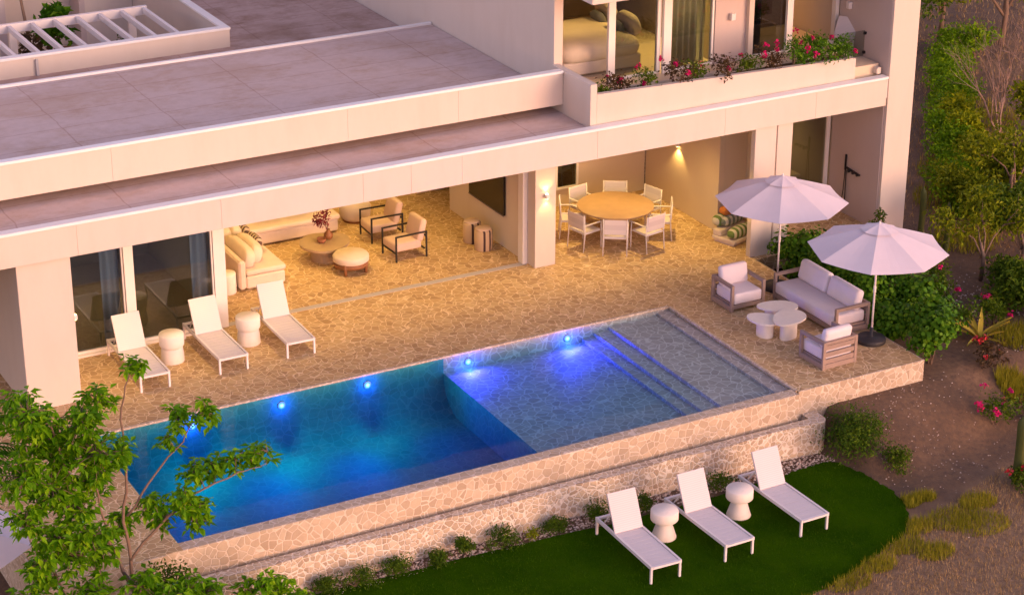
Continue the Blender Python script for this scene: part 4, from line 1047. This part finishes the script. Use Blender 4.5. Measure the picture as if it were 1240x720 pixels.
# ------------------------------------------------------------------ pebbles and grasses (stuff)
def pebbles(n, fn, s0, s1, seed, name, mat):
    r = random.Random(seed); mb = MB()
    for i in range(n):
        x, y, z = fn(r); s = r.uniform(s0, s1)
        vs = [(x+s*r.uniform(.6,1), y, z), (x-s*r.uniform(.6,1), y, z), (x, y+s*r.uniform(.6,1), z), (x, y-s*r.uniform(.6,1), z), (x, y, z+s*.6), (x, y, z-s*.5)]
        mb.add(vs, [(0,2,4),(2,1,4),(1,3,4),(3,0,4),(2,0,5),(1,2,5),(3,1,5),(0,3,5)])
    tag(mb.build(name, mat), kind='stuff')
def strip(r):
    x = r.uniform(-11.5, .6); return x, r.uniform(-5.6,-5.16), -1.165
pebbles(2600, strip, .012, .04, 1, 'gravel_strip', M['pebble'])
def slope(r):
    while True:
        x, y = r.uniform(.6, 5), r.uniform(-9.5, -3)
        if (x < 3.1 and y > -4.7) or inside(LAWN, x, y): continue
        if r.random() < math.exp(-((x-1.9)**2/1.6+(y+6.0)**2/2.2)) + .12: return x, y, gh(x, y)+.005
pebbles(420, slope, .006, .026, 2, 'scattered_pebbles', M['pebble'])
def slope2(r):
    x, y = r.uniform(5.5, 8.5), r.uniform(-4.5, -.8); return x, y, gh(x, y)+.005
pebbles(500, slope2, .01, .04, 3, 'bank_gravel', M['pebble'])
def blades(n, fn, l0, l1, w, seed, name, mat, lean=.5):
    r = random.Random(seed); mb = MB()
    for i in range(n):
        x, y, z = fn(r); L = r.uniform(l0, l1); a = r.uniform(0, 6.28); b = r.uniform(0,lean)
        d = Vector((math.cos(a)*b, math.sin(a)*b, 1)).normalized(); s = Vector((-math.sin(a), math.cos(a), 0))*w
        p = Vector((x,y,z)); mb.add([p-s, p+s, p+d*L], [(0,1,2)])
    tag(mb.build(name, mat), kind='stuff')
def dry(r):
    while True:
        x, y = r.uniform(-4.5, 3.2), r.uniform(-12, -7.0)
        if inside(LAWN, x, y) or y > -8.4+ (x)*.35: continue
        return x, y, gh(x, y)-.01
blades(15000, dry, .03, .12, .007, 11, 'dry_grass', M['strawgrass'], .9)
wc = [(-2.2,-9.35,.5),(-1.4,-9.15,.4),(-.6,-8.8,.5),(.1,-8.4,.4),(.55,-7.6,.3),(.9,-8.5,.6),(1.2,-8.9,.6),(-3.4,-9.7,.4),(1.7,-8.2,.4),(.9,-7.6,.25),(-.2,-9.3,.4)]
def weeds(r):
    while True:
        cx, cy, q = r.choice(wc); a = r.uniform(0,6.28); f = r.random()**.6*q
        x, y = cx+math.cos(a)*f, cy+math.sin(a)*f*.7
        if not inside(LAWN, x, y): return x, y, gh(x, y)-.01
blades(9000, weeds, .06, .2, .007, 12, 'weeds', M['weed'], .8)
sc = [(5.0,-5.3,.4),(9.8,2.6,1.0),(11,4.0,1.0),(12.5,5.0,1.2),(8.6,.7,.8),(14,7,1.2),(6.2,-4.0,.6),(10.5,1.5,1.2),(8.0,-2.2,.7)]
def scrub(r):
    cx, cy, q = r.choice(sc); a = r.uniform(0,6.28); f = r.random()**.6*q
    x, y = cx+math.cos(a)*f, cy+math.sin(a)*f; return x, y, gh(x, y)-.01
blades(9000, scrub, .1, .35, .01, 13, 'scrub_grass', M['weed'], .9)
def hillgrass(r):
    x, y = r.uniform(8.0, 24), r.uniform(-2, 16); return x, y, gh(x, y)-.01
blades(16000, hillgrass, .06, .2, .012, 14, 'hill_grass', M['strawgrass'], 1.1)
def turf(r):
    while True:
        x, y = r.uniform(-11, .7), r.uniform(-10.6, -5.3)
        if inside(LAWN, x, y): return x, y, -1.152
blades(38000, turf, .02, .045, .006, 15, 'turf_blades', M['turfblade'], .8)

# ------------------------------------------------------------------ trees at lower left
def leafcluster(cr, tw, c, rad, k, r, L=.2):
    for _ in range(k):
        q = c + rv(r)*rad*(r.random()**.5)
        tw.tube([c, c.lerp(q,.6)+Vector((0,0,.02)), q], [.008,.006,.004], 4)
        for j in range(r.randint(6,9)):
            a = r.uniform(0,6.28); el = r.uniform(-.95,.25)
            d = Vector((math.cos(a)*math.cos(el), math.sin(a)*math.cos(el), math.sin(el)))
            nrm = (Vector((0,0,1)) + d*.5 + rv(r)*.35).normalized()
            ll = L*r.uniform(.65,1.15)
            leaf(cr, q + d*.02 + rv(r)*.03, d, nrm, ll, ll*.48, .18)
def front_tree(name, label, base, stems, clusters, mat, seed, L=.2, dens=34):
    r = random.Random(seed); t = thing(name, label, 'tree', base)
    b0 = Vector(base); tr = MB(); cr = MB(); tw = tr; nodes = []
    for st, r0 in stems:
        pts = [Vector(p)-b0 for p in st]
        fine = []
        for i in range(len(pts)-1):
            for k in range(4): fine.append(pts[i].lerp(pts[i+1], k/4) + (rv(r)*.025 if i or k else Vector()))
        fine.append(pts[-1]); n = len(fine)
        tr.tube(fine, [r0*(1-.75*i/(n-1)) for i in range(n)], 7)
        nodes += [(p, r0*(1-.75*i/(n-1))) for i, p in enumerate(fine)]
    for c, rad in sorted(clusters, key=lambda q: q[0][2]):
        c = Vector(c)-b0; c.y += r.uniform(-.35,.35)
        best = min((nd for nd in nodes if nd[0].z < c.z+.1), key=lambda nd: (nd[0]-c).length, default=nodes[0])
        p = best[0]; m = p.lerp(c,.5)+Vector((0,0,-.06))+rv(r)*.04; rr = min(best[1]*.7, .022)
        tr.tube([p, m, c], [rr, rr*.75, rr*.4], 6); nodes += [(m, rr*.75), (c, rr*.4)]
        leafcluster(cr, tw, c, rad, max(4, int(dens*rad/.35*rad/.35*.55)), r, L)
    tr.build('trunk', M['trunk'], t); cr.build('crown', mat, t)
    return t
CL = [((-15.51,-6,3.9),.35),((-15.47,-6,3.6),.42),((-15.14,-6,3.2),.45),((-14.65,-6,3.5),.38),((-14.3,-6,3.72),.28),((-14.5,-6,2.95),.42),((-14.1,-6,2.9),.26),((-15.2,-6,2.5),.42),((-15.67,-6,2.9),.4),
 ((-14.5,-6,2.3),.36),((-14.9,-6,2.1),.36),((-14.0,-6.1,1.45),.26),((-14.55,-6.3,1.35),.34),((-15.0,-6.2,1.30),.30),((-14.75,-6.5,.75),.34),((-15.3,-6.4,1.8),.34),((-15.75,-6.3,2.2),.34),((-15.6,-6.4,1.45),.3),((-15.2,-6.5,.75),.3),((-14.8,-6.4,1.75),.3),((-15.75,-6.4,.7),.28),((-14.95,-6.2,2.85),.35),((-14.1,-6.5,.75),.34),((-15.5,-6.2,1.0),.22)]
front_tree('leafy_tree', 'broad-leaved green tree in front of the left end of the pool', (-14.3,-6.3,-1.2),
    [([(-14.3,-6.3,-1.25),(-14.45,-6.2,.2),(-14.75,-6.1,1.6),(-14.9,-6,2.7),(-15.1,-6,3.5)], .06),
     ([(-14.2,-6.3,-1.2),(-14.0,-6.3,.2),(-14.35,-6.1,1.3),(-14.5,-6,2.4)], .05),
     ([(-14.4,-6.3,-1.2),(-15.1,-6.2,.2),(-15.4,-6.1,1.6),(-15.5,-6,3.2)], .045)], CL, M['leaf_tree'], 101, .17, 71)
CR = [((-13.73,-6,4.25),.2),((-12.66,-6,3.2),.24),((-12.95,-6,2.95),.22),((-13.22,-6,2.7),.16),((-13.14,-6,1.85),.26),((-12.75,-6,1.95),.24),((-12.4,-6,1.95),.22),((-12.05,-6,2.02),.22),((-11.72,-6,2.0),.2),((-11.45,-6,1.95),.17),
 ((-13.6,-6,1.75),.24),((-13.0,-6,1.45),.24),((-12.85,-6.1,1.65),.2),((-13.35,-6.1,1.3),.22)]
front_tree('slender_tree', 'slender tree with one tall thin stem and a long branch over the pool', (-13.9,-5.9,-1.2),
    [([(-13.9,-5.9,-1.25),(-14.0,-6,.6),(-14.05,-6,1.5),(-13.95,-6,2.6),(-13.98,-6,3.5),(-13.76,-6,4.2)], .038),
     ([(-14.0,-6,.8),(-13.5,-6,1.3),(-12.9,-6,1.7),(-12.1,-6,1.9),(-11.6,-6,1.95)], .028),
     ([(-14.0,-6,1.6),(-13.5,-6,2.2),(-13.0,-6,2.7),(-12.7,-6,3.1)], .022)], CR, M['leaf_tree'], 102, .17, 77)
front_tree('young_tree', 'young broad-leaved tree at the bottom edge in front of the trough wall', (-11.8,-6.4,-1.2),
    [([(-11.8,-6.4,-1.25),(-11.8,-6.3,-.7),(-11.75,-6.2,-.3)], .03), ([(-11.8,-6.4,-1.2),(-12.2,-6.3,-.8)], .025)],
    [((-11.75,-6.2,-.15),.22),((-12.05,-6.2,-.35),.22),((-11.45,-6.2,-.4),.2),((-11.7,-6.3,-.6),.25),((-11.1,-6.2,-.75),.2),((-12.1,-6.4,-.8),.25)], M['leaf_tree'], 103, .17, 80)
front_tree('low_tree', 'low leafy tree at the bottom edge below the pool corner', (-13.4,-6.9,-1.2),
    [([(-13.4,-6.9,-1.25),(-13.5,-6.9,-.4),(-13.5,-6.8,.3)], .04), ([(-13.4,-6.9,-1.2),(-13.1,-6.8,-.3)], .03)],
    [((-13.75,-6.8,.5),.34),((-13.35,-6.8,.42),.34),((-13.0,-6.7,.22),.3),((-14.1,-6.9,.15),.32),((-13.5,-6.9,.0),.34),((-12.75,-6.7,-.1),.25),((-14.6,-6.9,.25),.28),((-13.0,-6.8,-.3),.3),((-14.3,-7.0,-.2),.3)], M['leaf_tree'], 104, .17, 76)
shrub('pool_shrub', -13.35, -5.6, 1.3, 1.75, M['leaf_fine'], 2600, .07, 'dense fine-leaved dark shrub at the near left corner of the pool', seed=105, z=-1.2, k=9)
# palm fronds
t = thing('palm', 'palm with drooping feathered fronds at the left edge', 'palm', (-16.2,-5.2,-1.2))
MB().tube([(0,0,-.05),(.05,0,2.0),(0,0,4.0)], [.11,.09,.07], 10).build('trunk', M['trunk'], t)
fr = MB(); pr = random.Random(9)
for k in range(14):
    a = k*2.4; el = pr.uniform(.1,1.1); L = pr.uniform(1.0,1.35); h0 = Vector((math.cos(a),math.sin(a),0)); side = Vector((-math.sin(a),math.cos(a),0)); prev = None
    for i in range(18):
        q = i/17; p = Vector((0,0,4.0)) + h0*L*q*math.cos(el) + Vector((0,0,L*q*math.sin(el)-.75*L*q*q))
        if prev is not None: fr.tube([prev, p], .008, 4, False)
        if i > 2:
            for s in (-1,1):
                leaf(fr, p, (side*s*.8 + h0*.45 + Vector((0,0,-.35))).normalized(), Vector((0,0,1)), .36*math.sin(math.pi*(.18+.8*q)), .035, .1)
        prev = p
fr.build('fronds', M['leaf_palm'], t)

# ------------------------------------------------------------------ camera, sky, light
cam = bpy.data.cameras.new('camera'); co = bpy.data.objects.new('camera', cam); col.objects.link(co); scn.camera = co
yaw, pitch, roll, f = R(28.57567901), R(23.47057282), R(.16931847), 2616.00243
fw = Vector((math.sin(yaw)*math.cos(pitch), math.cos(yaw)*math.cos(pitch), -math.sin(pitch)))
r0 = Vector((math.cos(yaw), -math.sin(yaw), 0)); u0 = r0.cross(fw)
rr = r0*math.cos(roll)+u0*math.sin(roll); uu = u0*math.cos(roll)-r0*math.sin(roll)
mw = Matrix((rr, uu, -fw)).transposed().to_4x4(); mw.translation = Vector((-23.02,-35.30,18.44)); co.matrix_world = mw
cam.sensor_width = 36; cam.lens = f/1240*36; cam.clip_end = 2000
SUN_AZ, SUN_EL = math.atan2(.42,-.91), R(14)
w = bpy.data.worlds.new('World'); scn.world = w; w.use_nodes = True; nt = w.node_tree; nt.nodes.clear()
sky = nt.nodes.new('ShaderNodeTexSky'); sky.sky_type = 'NISHITA'; sky.sun_disc = False; sky.sun_elevation = SUN_EL; sky.sun_rotation = SUN_AZ
sky.air_density = 1.0; sky.dust_density = .6; sky.ozone_density = 2.0
mx = nt.nodes.new('ShaderNodeMix'); mx.data_type = 'RGBA'; mx.blend_type = 'MULTIPLY'; mx.inputs[0].default_value = 1; mx.inputs[7].default_value = (1.55,.875,.79,1)
bg = nt.nodes.new('ShaderNodeBackground'); bg.inputs[1].default_value = .15; out = nt.nodes.new('ShaderNodeOutputWorld')
nt.links.new(sky.outputs[0], mx.inputs[6]); nt.links.new(mx.outputs[2], bg.inputs[0]); nt.links.new(bg.outputs[0], out.inputs[0])
s = bpy.data.lights.new('sun', 'SUN'); s.energy = .5; s.angle = R(30); s.color = (1,.80,.52)
so = bpy.data.objects.new('sun', s); col.objects.link(so)
sd = Vector((math.sin(SUN_AZ)*math.cos(SUN_EL), math.cos(SUN_AZ)*math.cos(SUN_EL), math.sin(SUN_EL)))
so.rotation_euler = sd.to_track_quat('Z', 'Y').to_euler()
vs_ = scn.view_settings; vs_.view_transform = 'Standard'; vs_.look = 'None'; vs_.exposure = 1.38; vs_.gamma = 1
scn.display_settings.display_device = 'sRGB'
scn.cycles.max_bounces = 8; scn.cycles.transparent_max_bounces = 16; scn.cycles.sample_clamp_indirect = 4
scn.cycles.volume_bounces = 0
